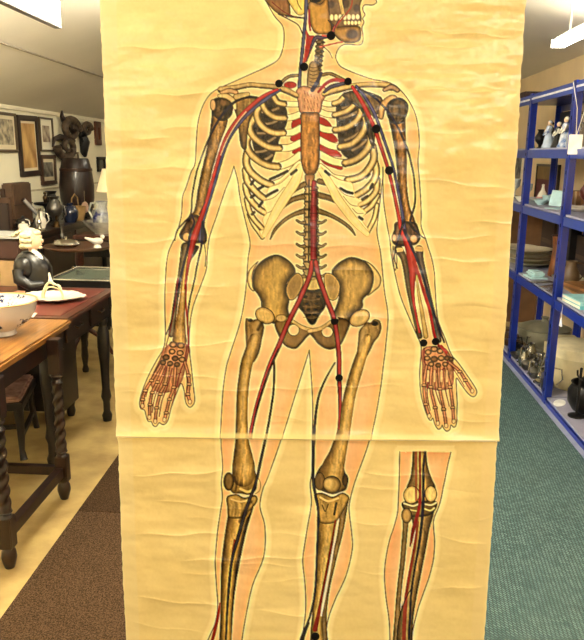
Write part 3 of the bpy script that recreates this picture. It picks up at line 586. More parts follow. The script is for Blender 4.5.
br.inputs['Scale'].default_value = 1; br.inputs['Brick Width'].default_value = .019; br.inputs['Row Height'].default_value = .0095
br.inputs['Mortar Size'].default_value = .0036; br.inputs['Mortar Smooth'].default_value = .6
br.inputs['Color1'].default_value = s2l((150, 186, 182))+(1,); br.inputs['Color2'].default_value = s2l((76, 122, 122))+(1,); br.inputs['Mortar'].default_value = s2l((16, 44, 50))+(1,)
n = nt.nodes.new('ShaderNodeTexNoise'); n.inputs['Scale'].default_value = 3; L.new(tc.outputs['Object'], n.inputs['Vector'])
mx = nt.nodes.new('ShaderNodeMix'); mx.data_type = 'RGBA'; mx.blend_type = 'MULTIPLY'; mx.inputs[0].default_value = .35
L.new(br.outputs['Color'], mx.inputs[6]); L.new(n.outputs['Fac'], mx.inputs[7]); L.new(mx.outputs[2], b.inputs['Base Color'])
bp = nt.nodes.new('ShaderNodeBump'); bp.inputs['Strength'].default_value = .8; bp.inputs['Distance'].default_value = .004; bp.invert = True
L.new(br.outputs['Fac'], bp.inputs['Height']); L.new(bp.outputs[0], b.inputs['Normal'])
b.inputs['Roughness'].default_value = .5
tag(MB().box2((-.11, YF+.05, 0), (1.355, YB-.3, .01)).build('green_mat', g), 'long green woven rubber mat along the aisle beside the blue racking', 'mat')
tag(MB().box2((1.357, YF+.05, 0), (1.40, YB-.3, .012)).build('edging_strip', mat('edging', (150, 156, 182), .4, var=.08)), 'pale lilac grey edging strip between green mat and blue racking', 'strip')
# ------------------------------------------------------------------ lamps
LAMP = lambda k: mat('lamp_%d' % int(k*10), (255, 250, 235), .4, emit=((255, 248, 228), k), var=0)
GREYM = mat('grey_metal', (120, 116, 108), .4, .3)
def batten(x, y0, y1, z, k, label, ztop, w=.13):
    t = thing('ceiling_light', label, 'light', (x, (y0+y1)/2, z), group=None)
    L_ = (y1-y0)/2
    MB().box2((-w/2, -L_, 0), (w/2, L_, .045), bev=.008).build('diffuser', LAMP(k), t)
    MB().box2((-.02, -L_+.01, .045), (.02, L_-.01, .062)).build('housing', mat('white_metal', (236, 232, 222), .4), t)
    for s in (-.7, .7): MB().box2((-.006, s*L_-.006, .06), (.006, s*L_+.006, ztop-z+.01)).build('hanging_rod', mat('white_metal', (236, 232, 222), .4), t)
    for s in (-1, 1): MB().box2((-w/2-.003, s*L_-.012*(s > 0), -.002), (w/2+.003, s*L_+.012*(s < 0), .05)).build('end_cap', mat('white_metal', (236, 232, 222), .4), t)
    return t
batten(1.43, 3.4, 4.93, 2.245, 13, 'bright fluorescent batten under the ceiling above the blue racking', 2.466, .085)
batten(.72, -2.6, -1.0, 2.36, 36, 'slim fluorescent batten behind the camera, right of the aisle', 2.56, .06)
batten(-1.05, -2.9, -1.5, 2.32, 36, 'slim fluorescent batten behind the camera, left of the aisle', 2.56, .06)
batten(1.05, -.95, .15, 2.36, 11, 'added fill batten beside the camera over the green mat, lighting the chart', 2.56, .2)  # added lamp, placed to light the chart front
batten(1.15, 1.6, 2.9, 2.36, 8, 'added fill batten out of view over the green mat, lighting mat and racking', 2.555, .2)  # added lamp above the view, fills the mat and racking
batten(-.5, 6.2, 7.8, 2.26, 11, 'fluorescent batten on the ceiling far beyond the hanging chart', 2.56, .2)
# big luminous panel at upper left, and an added unseen one for the chart
def panel(label, y, L_, k):
    t = thing('hanging_light_panel', label, 'light', (-1.215, y, 2.068))
    MB().box2((-.016, -L_+.01, .012), (.012, L_-.01, .40)).build('diffuser', LAMP(k), t)
    m = MB(); m.box2((-.018, -L_, 0), (.014, L_, .012)); m.box2((-.018, L_-.008, .012), (.013, L_, .41)); m.box2((-.018, -L_, .012), (.013, -L_+.008, .41)); m.box2((-.018, -L_, .40), (.014, L_, .412)); m.build('frame', GREYM, t)
    for q in (-.7, .7): MB().box2((-.012, q*L_, .41), (0, q*L_+.02, .44)).build('bracket', GREYM, t)
panel('large bright rectangular light panel with thin grey frame at upper left', 2.36, .84, 44)
panel('added light panel above the camera, lighting the chart from upper left', .10, 1.2, 4.5)
batten(-.92, 3.2, 4.5, 2.24, 32, 'added fill batten hidden behind the hanging chart, brightening the ceiling over the desks', 2.555, .12)  # added lamp behind the chart, brightens the left ceiling
w = bpy.data.worlds.new('world'); scene.world = w; w.use_nodes = True
w.node_tree.nodes['Background'].inputs[0].default_value = (.9, .85, .75, 1); w.node_tree.nodes['Background'].inputs[1].default_value = .3
scene.view_settings.view_transform = 'Standard'; scene.view_settings.look = 'None'; scene.view_settings.gamma = 1; scene.view_settings.use_curve_mapping = False
scene.view_settings.exposure = EXPOSURE = 0.38
# ================================================================== THE HANGING CHART
def build_chart():
    P00 = np.array((-.46135, 1.44484, 1.83655)); P10 = np.array((.36126, 1.48849, 1.8468)); P01 = np.array((-.4542, 1.37324, .45699))
    W = np.linalg.norm(P10-P00); H = np.linalg.norm(P01-P00)
    ex = (P10-P00)/W; ey = (P01-P00); ey -= ex*(ey@ex)*.35; ey /= np.linalg.norm(ey)
    nz = np.cross(ex, ey); nz = nz if nz[1] < 0 else -nz      # towards the aisle in front
    H3 = np.array(HOMOG)
    root = thing('hanging_anatomical_chart', 'tall yellowed paper skeleton chart with red and blue vessels hanging in the middle', 'chart', tuple(P00+ex*W/2+ey*H*1.13))
    org = np.array(root.location)
    art = paint_art((240, 216, 152))
    paper_n = vnoise(AH, AW, 60, 21, 90)*.030+vnoise(AH, AW, 14, 22, 40)*.018+vnoise(AH, AW, 4, 23)*.010
    a1 = np.clip(art/255, .001, 1); lu = a1.mean(-1, keepdims=True); art = art*np.clip(lu**(.5*np.clip(1-lu*1.35, 0, 1)), 0, 1)
    def blur(a, r):
        for ax in (0, 1):
            q = sum(np.roll(a, k, ax) for k in range(-r, r+1))/(2*r+1); a = q
        return a
    art = np.clip(art+1.0*(art-blur(art, 2))+.35*(art-blur(art, 6)), 3, 255)
    lin = art*(1+paper_n[..., None]*np.array((.8, 1., 1.5)))
    lin = np.clip(lin/255, 0, 1); lin = np.where(lin <= .04045, lin/12.92, ((lin+.055)/1.055)**2.4).astype(np.float32)
    def bil(a, X, Y):
        x = np.clip((X-AX0)*ASS-.5, 0, a.shape[1]-1.01); y = np.clip((Y-AY0)*ASS-.5, 0, a.shape[0]-1.01)
        xi = x.astype(int); yi = y.astype(int); fx = x-xi; fy = y-yi
        if a.ndim == 3: fx = fx[..., None]; fy = fy[..., None]
        return (a[yi, xi]*(1-fx)+a[yi, xi+1]*fx)*(1-fy)+(a[yi+1, xi]*(1-fx)+a[yi+1, xi+1]*fx)*fy
    # relief of the paper: long soft buckles, short crinkles and hard folds
    big = vnoise(AH, AW, 110, 31, 260)*.0045+vnoise(AH, AW, 44, 32, 150)*.0022
    sm = vnoise(AH, AW, 17, 33, 60)*.00075+vnoise(AH, AW, 8, 34, 22)*.00022+vnoise(AH, AW, 26, 35, 30)*.0005
    rel = big+sm*1.5
    R = np.random.RandomState(5)
    YY = (np.arange(AH)/ASS+AY0)[:, None]; XX = (np.arange(AW)/ASS+AX0)[None, :]
    def crease(x0, y0, x1, y1, h, wd, sag=0):
        nonlocal rel
        t = np.clip((XX-x0)/(x1-x0), 0, 1)
        yy = y0+(y1-y0)*t+sag*np.sin(t*PI)+1.2*np.sin(XX*.11+y0)
        f = np.clip(np.minimum(XX-x0, x1-XX)/25, 0, 1)
        d = YY-yy
        h = h*1.8; rel = rel+h*f*np.exp(-np.abs(d)/wd)*(1+.0*d)+h*.6*f*np.where(d > 0, np.exp(-d/(wd*2.2)), 0)
    for a in ((112,47,330,50,.0012,3), (140,95,250,92,.0016,5), (118,168,240,166,.0010,3), (230,243,400,247,.0012,2), (118,243,235,236,.0008,3), (400,176,518,190,.0008,3), (380,240,500,236,.0009,3), (420,258,505,262,.0012,5),
              (118,280,240,286,.0009,3), (120,350,250,340,.0009,4), (430,349,495,352,.0012,3), (118,372,230,378,.0008,3), (425,415,498,423,.0010,3), (200,390,400,384,.0009,3), (240,310,400,318,.0008,3),
              (128,476,230,470,.0014,4), (150,500,260,512,.0010,3), (130,535,240,533,.0012,3), (180,560,320,556,.0014,4), (130,598,230,606,.0014,4), (200,560,300,566,.0009,3), (250,610,345,620,.0010,4), (340,520,400,525,.0010,3), (360,470,400,478,.0012,3), (430,535,492,546,.0010,3), (430,590,490,586,.0012,4), (350,570,398,575,.0010,4), (128,625,210,634,.001,4),
              (400,88,510,92,.0008,3), (380,28,520,36,.0008,4), (300,68,420,60,.0006,3), (150,130,215,124,.0009,3)): crease(*a)
    for k in range(70):
        x = R.uniform(105, 470); y = R.uniform(-80, 700); crease(x, y, x+R.uniform(25, 90), y+R.uniform(-7, 7), R.uniform(.0002, .0007)*(1 if R.rand() > .3 else -1), R.uniform(1.2, 3.2))
    # small vertical dimples of the varnished upper half
    rel = rel+vnoise(AH, AW, 9, 41, 9)*.00024*np.clip((230-YY)/120, 0, 1)
    m = bpy.data.materials.new('printed_varnished_paper'); m.use_nodes = True; nt = m.node_tree; b = nt.nodes['Principled BSDF']; L = nt.links
    at = nt.nodes.new('ShaderNodeAttribute'); at.attribute_name = 'print'; L.new(at.outputs['Color'], b.inputs['Base Color'])
    tc = nt.nodes.new('ShaderNodeTexCoord'); n = nt.nodes.new('ShaderNodeTexNoise'); n.inputs['Scale'].default_value = 90; n.inputs['Detail'].default_value = 3
    L.new(tc.outputs['Object'], n.inputs['Vector'])
    bp = nt.nodes.new('ShaderNodeBump'); bp.inputs['Strength'].default_value = .10; bp.inputs['Distance'].default_value = .004; L.new(n.outputs['Fac'], bp.inputs['Height']); L.new(bp.outputs[0], b.inputs['Normal'])
    b.inputs['Roughness'].default_value = .2; b.inputs['Specular IOR Level'].default_value = .5
    sp = .0014
    def sheet(name, ta, tb, off, lip, label):
        nc = int(W/sp); nr = int((tb-ta)*H/sp)
        s = np.linspace(-.003, 1.003, nc)[None, :].repeat(nr, 0); q = np.linspace(0, 1, nr)[:, None].repeat(nc, 1)
        sk = .0045*(s-.5)
        t = (ta+q*(tb-ta))+np.where(np.abs(ta-TS) < .02, sk*(1-q), 0)+np.where(np.abs(tb-TS) < .02, sk*q, 0)
        h = H3 @ np.stack([s.ravel(), t.ravel(), np.ones(s.size)])
        u = (h[0]/h[2]).reshape(s.shape); v = (h[1]/h[2]).reshape(s.shape)
        c = bil(lin, u, v)
        # unprinted cloth margins and worn edges
        for lo, hi, cc in ((-1, .036, (240, 220, 166)), (.9655, 2, (240, 216, 158))):
            k = 1/(1+np.exp(-np.minimum(s-lo, hi-s)*900)); c = c+(np.array(s2l(cc))-c)*(k*.75)[..., None]
        e = np.minimum(s, 1-s); k = np.exp(-e/.0035)*.5; c = c+(np.array(s2l((246, 228, 178)))-c)*k[..., None]
        if lip:      # lit lower lip of the upper sheet painted paler, with a dark edge line
            k = np.clip((q-(1-.0125*1.0))/.004, 0, 1)*.55; c = c+(np.array(s2l((250, 230, 160)))-c)*k[..., None]
            k = np.clip((q-.9975)/.001, 0, 1)*.6; c = c+(np.array(s2l((90, 72, 44)))-c)*k[..., None]
        d = bil(rel, u, v)+off+.004*np.sin(s*PI)*1.0
        if lip: d = d+.010*np.clip((q-.965)/.035, 0, 1)**2
        rag = (bil(vnoise(AH, AW, 10, 51), u, v))*.0009*(np.abs(s-.5)*2)**20*np.sign(s-.5)
        P = P00+(s*W+rag)[..., None]*ex+(t*H)[..., None]*ey+d[..., None]*nz-org
        me = bpy.data.meshes.new(name); N = nr*nc
        i = np.arange(N).reshape(nr, nc)
        f = np.stack([i[:-1, :-1], i[1:, :-1], i[1:, 1:], i[:-1, 1:]], -1).reshape(-1, 4)
        me.vertices.add(N); me.vertices.foreach_set('co', P.astype(np.float32).ravel())
        me.loops.add(f.size); me.loops.foreach_set('vertex_index', f.astype(np.int32).ravel())
        me.polygons.add(len(f)); me.polygons.foreach_set('loop_start', np.arange(0, f.size, 4, dtype=np.int32)); me.polygons.foreach_set('loop_total', np.full(len(f), 4, np.int32))
        me.polygons.foreach_set('use_smooth', np.ones(len(f), bool))
        me.update(); me.validate()
        ca = me.color_attributes.new('print', 'FLOAT_COLOR', 'POINT')
        ca.data.foreach_set('color', np.concatenate([c, np.ones(c.shape[:2]+(1,))], -1).astype(np.float32).ravel())
        me.materials.append(m)
        o = bpy.data.objects.new(name, me); COL.objects.link(o); o.parent = root; o['label'] = label
        return o
    TS = .6462
    sheet('upper_sheet', -.128, TS, .0, True, 'upper sheet with skull, ribs, pelvis and hands, lower lip painted pale as if lit')
    sheet('lower_sheet', TS-.012, 1.115, -.007, False, 'lower sheet with shins and separate knee drawing')
    # batten and cords above
    def W3(s, t, d): return Vector(P00+ex*s*W+ey*t*H+nz*d-org)
    MB().tube([W3(-.02, -.132, 0), W3(1.02, -.132, 0)], .013, 14).build('top_roller', mat('black_wood', (34, 28, 22), .4), root, True)
    MB().tube([W3(-.02, 1.118, -.004), W3(1.02, 1.118, -.004)], .012, 14).build('bottom_roller', mat('black_wood', (34, 28, 22), .4), root, True)
    for s in (.25, .75):
        a = W3(s, -.137, 0); b2 = Vector((a.x, a.y, 2.556-org[2])); MB().tube([a, b2], .0022, 6).build('cord', mat('string', (190, 176, 140), .9), root)
    # black round spots stuck on the print
    Hi = np.linalg.inv(H3); dot = None
    for k, (x, y, r) in enumerate(((331,36,4.4),(304,67,4.3),(279,83.8,4.0),(348,81.5,3.9),(376,129,4.5),(389,170.5,4.5),(423.6,343,4.2),(435.6,341.5,4.2),(334.5,320.6,4.4),(339,377.5,4.2),(315.3,637,5.2))):
        g = Hi @ np.array((x, y, 1)); s, t = g[0]/g[2], g[1]/g[2]
        d = float(bil(rel, np.array([float(x)]), np.array([float(y)]))[0])+.004*math.sin(s*PI)-(.007 if t > TS else 0)+.0006
        if dot is None:
            me = MB(); M = Matrix((Vector(ex), Vector(ey), Vector(nz))).transposed().to_4x4()
            me.lathe([(0, -.0012), (.00985, -.0012), (.01, 0), (.0094, .0007), (0, .001)], n=28, M=M); dot = me.build('black_spot', mat('black_sticker', (8, 6, 8), .7, var=.1, spec=.15), root, True)
            o = dot
        else:
            o = dot.copy(); COL.objects.link(o); o.parent = root
        o.location = W3(s, t, d); k_ = r/4.4*.85; o.scale = (k_, k_, k_)
        o['label'] = 'black round spot'
build_chart()
# ================================================================== LEFT SIDE: TABLES AND THINGS ON THEM
OAK = mat('golden_oak', (166, 116, 58), .34, scale=6, stretch=(14, 1, 14), rgb2=(112, 74, 34), bump=.03, coat=.3)
DOAK = mat('dark_oak', (44, 23, 15), .4, scale=7, stretch=(6, 6, 1), rgb2=(22, 12, 8), coat=.2)
RMAH = mat('red_leather_top', (104, 40, 30), .4, scale=8, rgb2=(78, 28, 22), coat=.2)
MAHE = mat('mahogany', (86, 42, 26), .38, scale=8, stretch=(10, 1, 10), rgb2=(50, 24, 15), coat=.25)
BLKW = mat('near_black_wood', (15, 10, 9), .45, scale=8, coat=.2)
SILV = mat('silver', (190, 186, 176), .24, 1., var=.08)
PEWT = mat('pewter', (110, 106, 100), .35, .9, var=.15)
WHT = mat('white_china', (236, 230, 214), .2, var=.03, coat=.5)
IRON = mat('black_iron', (24, 22, 22), .45, .3)
# ---- gateleg table with barley twist legs, nearest
t = thing('gateleg_table', 'golden topped oak table with dark barley twist legs nearest the camera at left', 'table', (-1.7, 2.75, 0))
bx = -1.7; by = 2.75
m = MB().box2((-.56, -.36, .757), (.49, .385, .780), bev=.008); m.build('tabletop', OAK, t)
m = MB()
m.box2((.462, -.345, .742), (.478, .37, .757)); m.box2((-.54, -.345, .742), (.462, -.33, .757)); m.build('top_moulding', OAK, t)
ap = MB(); ap.box2((.475-.045, -.33, .655), (.475-.02, .35, .757)); ap.box2((-.50, -.335, .655), (.45, -.31, .757)); ap.box2((-.50, .33, .655), (.45, .352, .757)); ap.box2((-.52, -.33, .655), (-.50, .35, .757)); ap.build('apron', DOAK, t)
def leg(dx, dy):
    m = MB(); m.box2((dx-.026, dy-.026, .60), (dx+.026, dy+.026, .757), bev=.003)
    m.lathe([(.024, .60), (.028, .59), (.017, .575), (.026, .56), (.02, .552)], (dx, dy, 0), 16)
    m.twist(dx, dy, .235, .555, .025, 3.2)
    m.lathe([(.02, .24), (.027, .232), (.018, .222), (.025, .212)], (dx, dy, 0), 16)
    m.box2((dx-.026, dy-.026, .085), (dx+.026, dy+.026, .212), bev=.003)
    m.lathe([(.018, .085), (.027, .07), (.03, .045), (.024, .02), (.018, 0)], (dx, dy, 0), 16)
    return m.build('leg', DOAK, t, True)
for dx, dy in ((.505, -.43), (.508, .12), (-.5, -.30), (-.5, .32)): leg(dx, dy)
m = MB(); m.box2((.488, -.40, .12), (.522, .09, .165)); m.build('stretcher', DOAK, t)
m = MB(); m.box2((-.5, -.32, .12), (-.47, .32, .16)); m.box2((-.5, .105, .12), (.49, .135, .16)); m.box2((-.5, -.445, .12), (.49, -.415, .16)); m.build('stretcher', DOAK, t)
m = MB(); m.box2((.43, -.455, .62), (.53, -.40, .757)); m.box2((-.52, -.36, .60), (.47, -.335, .65)); m.build('gate_rail', DOAK, t)
# ---- red topped desk behind it
t = thing('writing_desk', 'dark desk with red leather top standing behind the golden topped table', 'desk', (-1.75, 3.53, 0))
m = MB().box2((-.45, -.38, .752), (.515, .40, .778), bev=.006); m.build('desktop', MAHE, t)
MB().box2((-.40, -.33, .778), (.46, .35, .7805)).build('leather_inlay', RMAH, t)
m = MB(); m.box2((-.40, -.34, .62), (.47, .36, .752)); m.build('frieze', BLKW, t)
for y in (-.17, .18):
    d = MB().box2((.47, y-.15, .64), (.482, y+.15, .74), bev=.002).build('drawer', DOAK, t)
    MB().tube([(.482, y-.04, .70), (.497, y-.035, .69), (.497, y+.035, .69), (.482, y+.04, .70)], .004, 6).build('handle', mat('dull_brass', (70, 52, 30), .45, 1.), d, True)
for dx, dy in ((.45, .30), (.37, -.32), (-.38, .32), (-.38, -.32)):
    m = MB(); m.lathe([(.026, .62), (.03, .60), (.02, .58), (.034, .54), (.036, .45), (.026, .34), (.022, .2), (.03, .15), (.02, .12), (.02, .06), (.03, .035), (.024, 0)], (dx, dy, 0), 16); m.build('leg', BLKW, t, True)
# ---- chairs under the tables
def stool(name, label, loc, rz, seatm, cat='stool', fancy=False):
    t = thing(name, label, cat, loc, rz); t.scale = (1, 1, .75)
    MB().box2((-.21, -.20, .41), (.21, .20, .45), bev=.012).build('seat', seatm, t)
    m = MB(); m.box2((-.22, -.21, .36), (.22, -.18, .41)); m.box2((-.22, .18, .36), (.22, .21, .41)); m.box2((-.22, -.2, .36), (-.19, .2, .41)); m.box2((.19, -.2, .36), (.22, .2, .41)); m.build('seat_frame', BLKW, t)
    for sx in (-1, 1):
        MB().tube([(sx*.19, -.18, .41), (sx*.20, -.20, .22), (sx*.195, -.185, .06), (sx*.205, -.205, 0)], [.026, .02, .014, .02], 10).build('leg', BLKW, t, True)
        MB().tube([(sx*.19, .18, .42), (sx*.19, .19, .2), (sx*.20, .24, 0)], [.02, .018, .016], 10).build('leg', BLKW, t, True)
    m = MB()
    m.box((0, 0, .14), (.37, .02, .03)); m.box((-.19, 0, .14), (.02, .38, .03)); m.box((.19, 0, .14), (.02, .38, .03)); m.build('stretcher', BLKW, t)
    if fancy:
        m = MB(); 
        pts = [(-.19, .36), (-.17, .26), (-.09, .31), (0, .27), (.09, .31), (.17, .26), (.19, .36)]
        o = [m.bm.verts.new((x, -.215, z)) for x, z in pts]; p = [m.bm.verts.new((x, -.20, z)) for x, z in pts]
        for i in range(6): m.bm.faces.new((o[i], o[i+1], p[i+1], p[i]))
        m.bm.faces.new(o); m.bm.faces.new(p[::-1]); m.bm.faces.new((o[6], o[0], p[0], p[6])); m.build('apron', BLKW, t)
    return t
stool('low_stool', 'low dark stool with pinkish striped seat tucked under the red desk', (-1.80, 3.40, 0), .25, mat('pink_stripe', (176, 140, 122), .8, scale=20, rgb2=(120, 84, 74)))
t = thing('added_dark_chest', 'added dark chest on short feet, darkening the space under the red desk', 'chest', (-1.74, 3.80, 0))  # added dark filler that deepens the shade under the desk
MB().box2((-.26, -.12, .10), (.24, .12, .50)).build('chest_body', BLKW, t); MB().box2((-.275, -.135, .50), (.255, .13, .525), bev=.004).build('lid', BLKW, t)
for x in (-.22, .20):
    for y in (-.09, .09): MB().lathe([(.02, 0), (.028, .03), (.022, .06), (.03, .10)], (x, y, 0), 12).build('foot', BLKW, t, True)
# ---- bowl
CH = bpy.data.materials.new('blue_sprig_china'); CH.use_nodes = True; nt = CH.node_tree; b = nt.nodes['Principled BSDF']; L = nt.links
tc = nt.nodes.new('ShaderNodeTexCoord'); vo = nt.nodes.new('ShaderNodeTexVoronoi'); vo.inputs['Scale'].default_value = 9; nn = nt.nodes.new('ShaderNodeTexNoise'); nn.inputs['Scale'].default_value = 90; nn.inputs['Detail'].default_value = 4
L.new(tc.outputs['Object'], vo.inputs['Vector']); L.new(tc.outputs['Object'], nn.inputs['Vector'])
ad = nt.nodes.new('ShaderNodeMath'); ad.operation = 'MULTIPLY_ADD'; ad.inputs[1].default_value = 1.0; L.new(nn.outputs['Fac'], ad.inputs[0]); L.new(vo.outputs['Distance'], ad.inputs[2])
rr = nt.nodes.new('ShaderNodeValToRGB'); rr.color_ramp.elements[0].position = .68; rr.color_ramp.elements[1].position = .76; rr.color_ramp.elements[0].color = s2l((44, 54, 92))+(1,); rr.color_ramp.elements[1].color = s2l((206, 200, 200))+(1,)
L.new(ad.outputs[0], rr.inputs[0]); L.new(rr.outputs[0], b.inputs['Base Color']); b.inputs['Roughness'].default_value = .2
t = thing('china_bowl', 'large footed china bowl with blue floral sprigs on the golden topped table', 'bowl', (-1.40, 2.83, .780))
m = MB().lathe([(.055, 0), (.06, .004), (.052, .022), (.075, .035), (.115, .062), (.14, .10), (.15, .148), (.153, .15), (.147, .148), (.135, .10), (.108, .067), (.07, .042), (0, .036)], n=48); m.build('bowl_body', CH, t, True)
MB().lathe([(.151, .146), (.156, .150), (.150, .153), (.146, .149)], n=48, caps=False).build('rim', mat('gilt', (200, 170, 110), .3, .6), t, True)
for x, y, rz_, w_, l_, nm in ((-1.30, 2.50, .5, .05, .09, 'small white folded card lying at the near edge of the golden tabletop'), (-1.44, 3.19, .2, .06, .09, 'white paper slip lying on the red desk behind the blue sprig bowl')):
    z0 = .780 if y < 3.1 else .7805
    tag(MB().box((0, 0, .001), (w_, l_, .002)).build('paper_slip', mat('paper_white', (232, 226, 206), .8)), nm, 'paper', (x, y, z0), rz=rz_)
# ---- shell tray with handle
t = thing('shell_dish', 'white fluted shell dish with twisted loop handle on the red desk', 'dish', (-1.47, 3.56, .7808))
m = MB(); rings = []
for r_, z_ in ((.02, 0), (.10, .002), (.145, .014), (.165, .022), (.168, .024), (.143, .018), (.098, .007), (.0, .005)):
    if r_ == 0: rings.append([m.bm.verts.new((0, 0, z_))]*64); continue
    rings.append([m.bm.verts.new((r_*(1+.07*math.cos(5*a)*(r_/.17))*math.cos(a)*1.0, r_*(1+.07*math.cos(5*a)*(r_/.17))*math.sin(a)*.8, z_+.002*math.cos(20*a)*(r_ > .12))) for a in [2*PI*i/64 for i in range(64)]])
for a, b2 in zip(rings, rings[1:]):
    for i in range(64):
        j = (i+1) % 64
        if b2[i] is b2[j]: m.bm.faces.new((a[i], a[j], b2[0]))
        else: m.bm.faces.new((a[i], a[j], b2[j], b2[i]))
m.bm.faces.new(rings[0][::-1]); m.build('dish_body', WHT, t, True)
m = MB(); m.tube([(-.055+.055*(1-math.cos(a))*1.0, 0, .006+.085*math.sin(a)+.006*math.sin(6*a)) for a in [PI*i/16 for i in range(17)]], [.007+.002*math.sin(i*1.7) for i in range(17)], 8)
m.tube([(-.05+.05*(1-math.cos(a)), .012*math.sin(3*a), .006+.065*math.sin(a)) for a in [PI*i/16 for i in range(17)]], .004, 8); m.build('handle', mat('gilt_white', (214, 200, 160), .3, .2), t, True)
tag(MB().lathe([(.022, 0), (.026, .004), (.03, .028), (.031, .034), (.026, .034), (.022, .012), (0, .01)], n=20).build('small_pot', mat('terracotta_pink', (170, 112, 84), .6), None, True), 'tiny pink earthenware pot on the red desk in front of the bust', 'pot', (-1.66, 3.58, .7806))
# ---- bust figurine
BLK = mat('glazed_black', (14, 13, 14), .3, var=.1, coat=.25); WIG = mat('wig_white', (232, 222, 186), .4, scale=30, rgb2=(180, 166, 126), bump=.4, bscale=40); FACE = mat('face_glaze', (230, 196, 160), .3, var=.05, coat=.4)
t = thing('bust_figurine', 'porcelain bust in white curled wig and black coat on the red desk', 'figurine', (-1.665, 3.80, .7786))
m = MB()
prf = [(.0, .0, .10, .075), (.0, .03, .105, .08), (.0, .08, .105, .075), (-.005, .13, .112, .072), (-.012, .17, .10, .066), (-.018, .205, .07, .055), (-.018, .225, .038, .036)]
n = 28; rg = []
for x, z, a_, b_ in prf: rg.append([m.bm.verts.new((x+a_*math.cos(2*PI*i/n)*(1-.06*math.cos(4*PI*i/n)), b_*math.sin(2*PI*i/n), z)) for i in range(n)])
for a, b2 in zip(rg, rg[1:]):
    for i in range(n): m.bm.faces.new((a[i], a[(i+1) % n], b2[(i+1) % n], b2[i]))
m.bm.faces.new(rg[0][::-1]); m.bm.faces.new(rg[-1])
m.ball((-.035, -.062, .135), .05, (1.1, .7, 1.35)); m.ball((-.02, .062, .135), .05, (1, .7, 1.3)); m.tube([(-.05, -.085, .13), (-.045, -.10, .08), (.02, -.105, .045), (.075, -.07, .05)], [.036, .034, .028, .02], 12)
m.build('coat', BLK, t, True)
m = MB().tube([(.0, -.012, .225), (.035, -.016, .20), (.062, -.02, .155), (.085, -.02, .10), (.10, -.018, .05)], [.02, .019, .017, .014, .01], 10); 
for k in range(5): m.ball((.03+.017*k, -.026, .205-.036*k), .014, (1, .8, 1.2), 10)
m.build('cravat', mat('cravat_white', (240, 234, 214), .35), t, True)
h = MB(); h.lathe([(.022, .20), (.024, .235), (.028, .25)], (.0, 0, 0), 14)
h.ball((.01, 0, .285), .047, (.95, .78, 1.12), 20); h.ball((.052, 0, .283), .011, (1.2, .6, 1.1), 10, Matrix.Rotation(.5, 4, 'Y')); h.ball((.047, 0, .262), .009, (1, 1.2, .6), 10); h.ball((.044, 0, .247), .012, (1, 1, .8), 10); h.ball((.05, 0, .305), .01, (.6, 1.6, 1), 10)
for s in (-1, 1): h.ball((.042, s*.017, .293), .0065, (.7, 1, .8), 8); h.ball((.0, s*.038, .283), .01, (.7, .4, 1), 8)
h.build('head', FACE, t, True)
m = MB(); m.ball((-.014, 0, .302), .056, (1, .9, .95), 20); m.ball((.018, 0, .325), .03, (1.1, 1.1, .7))
for s in (-1, 1):
    for k in range(3): m.tube([(-.045+.0*k, s*.044, .262+.027*k), (-.012, s*.054, .258+.027*k), (.012, s*.046, .262+.027*k)], [.011, .0145, .011], 10)
for k in range(4): m.ball((-.055+.004*k, 0, .25+.025*k), .02, (1, 1.5, .8), 12)
for k in range(7): m.ball((.022-.02*k, 0, .343-.002*(k-2)**2), .015, (1, 2.2, .8), 10)
m.build('wig', WIG, t, True)
MB().lathe([(.10, 0), (.104, .006), (.098, .012), (.094, .012)], n=28, sy=.8).build('socle', BLK, t, True)
# ---- things at the far left edge
t = thing('glass_vase', 'amber glass vase with silver mounts half cut off at the left edge', 'vase', (-1.86, 3.66, .7806))
MB().lathe([(.04, 0), (.045, .006), (.03, .02), (.05, .05), (.062, .10), (.055, .16), (.035, .20), (.04, .215), (.034, .214), (.03, .2), (.05, .16), (.056, .1), (.045, .055), (0, .03)], n=28).build('vase_body', mat('amber_glass', (206, 170, 96), .15, coat=.5), t, True)
MB().lathe([(.046, .03), (.052, .04), (.05, .06), (.047, .055)], n=28, caps=False).build('mount', SILV, t, True)
tag(MB().box2((-.16, -.12, 0), (.16, .12, .17), bev=.006).build('carton', mat('card_tan', (176, 142, 96), .8)), 'tan cardboard carton behind the black coated bust', 'box', (-2.02, 4.16, .7405), rz=.2)
tag(MB().box2((-.15, -.11, 0), (.15, .11, .13), bev=.01).build('wooden_box', mat('box_brown', (62, 32, 22), .5, coat=.2)), 'reddish brown wooden box behind the curled wig, under a pale open folder', 'box', (-2.02, 4.14, .9105), rz=.15)
t = thing('folder', 'pale grey document folder lying on the reddish brown wooden box', 'folder', (-2.02, 4.13, 1.0405), .12)
m = MB(); m.box((0, 0, .004), (.36, .25, .008)); m.box((-.02, 0, .019), (.33, .23, .006), ry=.03); m.build('cover', mat('folder_grey', (176, 176, 170), .5), t); MB().box((0, 0, .0115), (.32, .22, .006)).build('pages', mat('paper_white', (232, 226, 206), .8), t)
t = thing('handbag', 'black leather bag slumped left of the bust on the red desk', 'bag', (-2.05, 3.69, .7786), .3)
MB().ball((0, 0, .085), .085, (1.25, .8, 1), 20).build('bag_body', mat('black_leather', (36, 34, 32), .4, bump=.3, bscale=30), t, True)
MB().tube([(-.05, 0, .15), (-.04, 0, .20), (0, 0, .215), (.04, 0, .2), (.05, 0, .15)], .006, 8).build('strap', mat('black_leather', (36, 34, 32), .4), t, True)
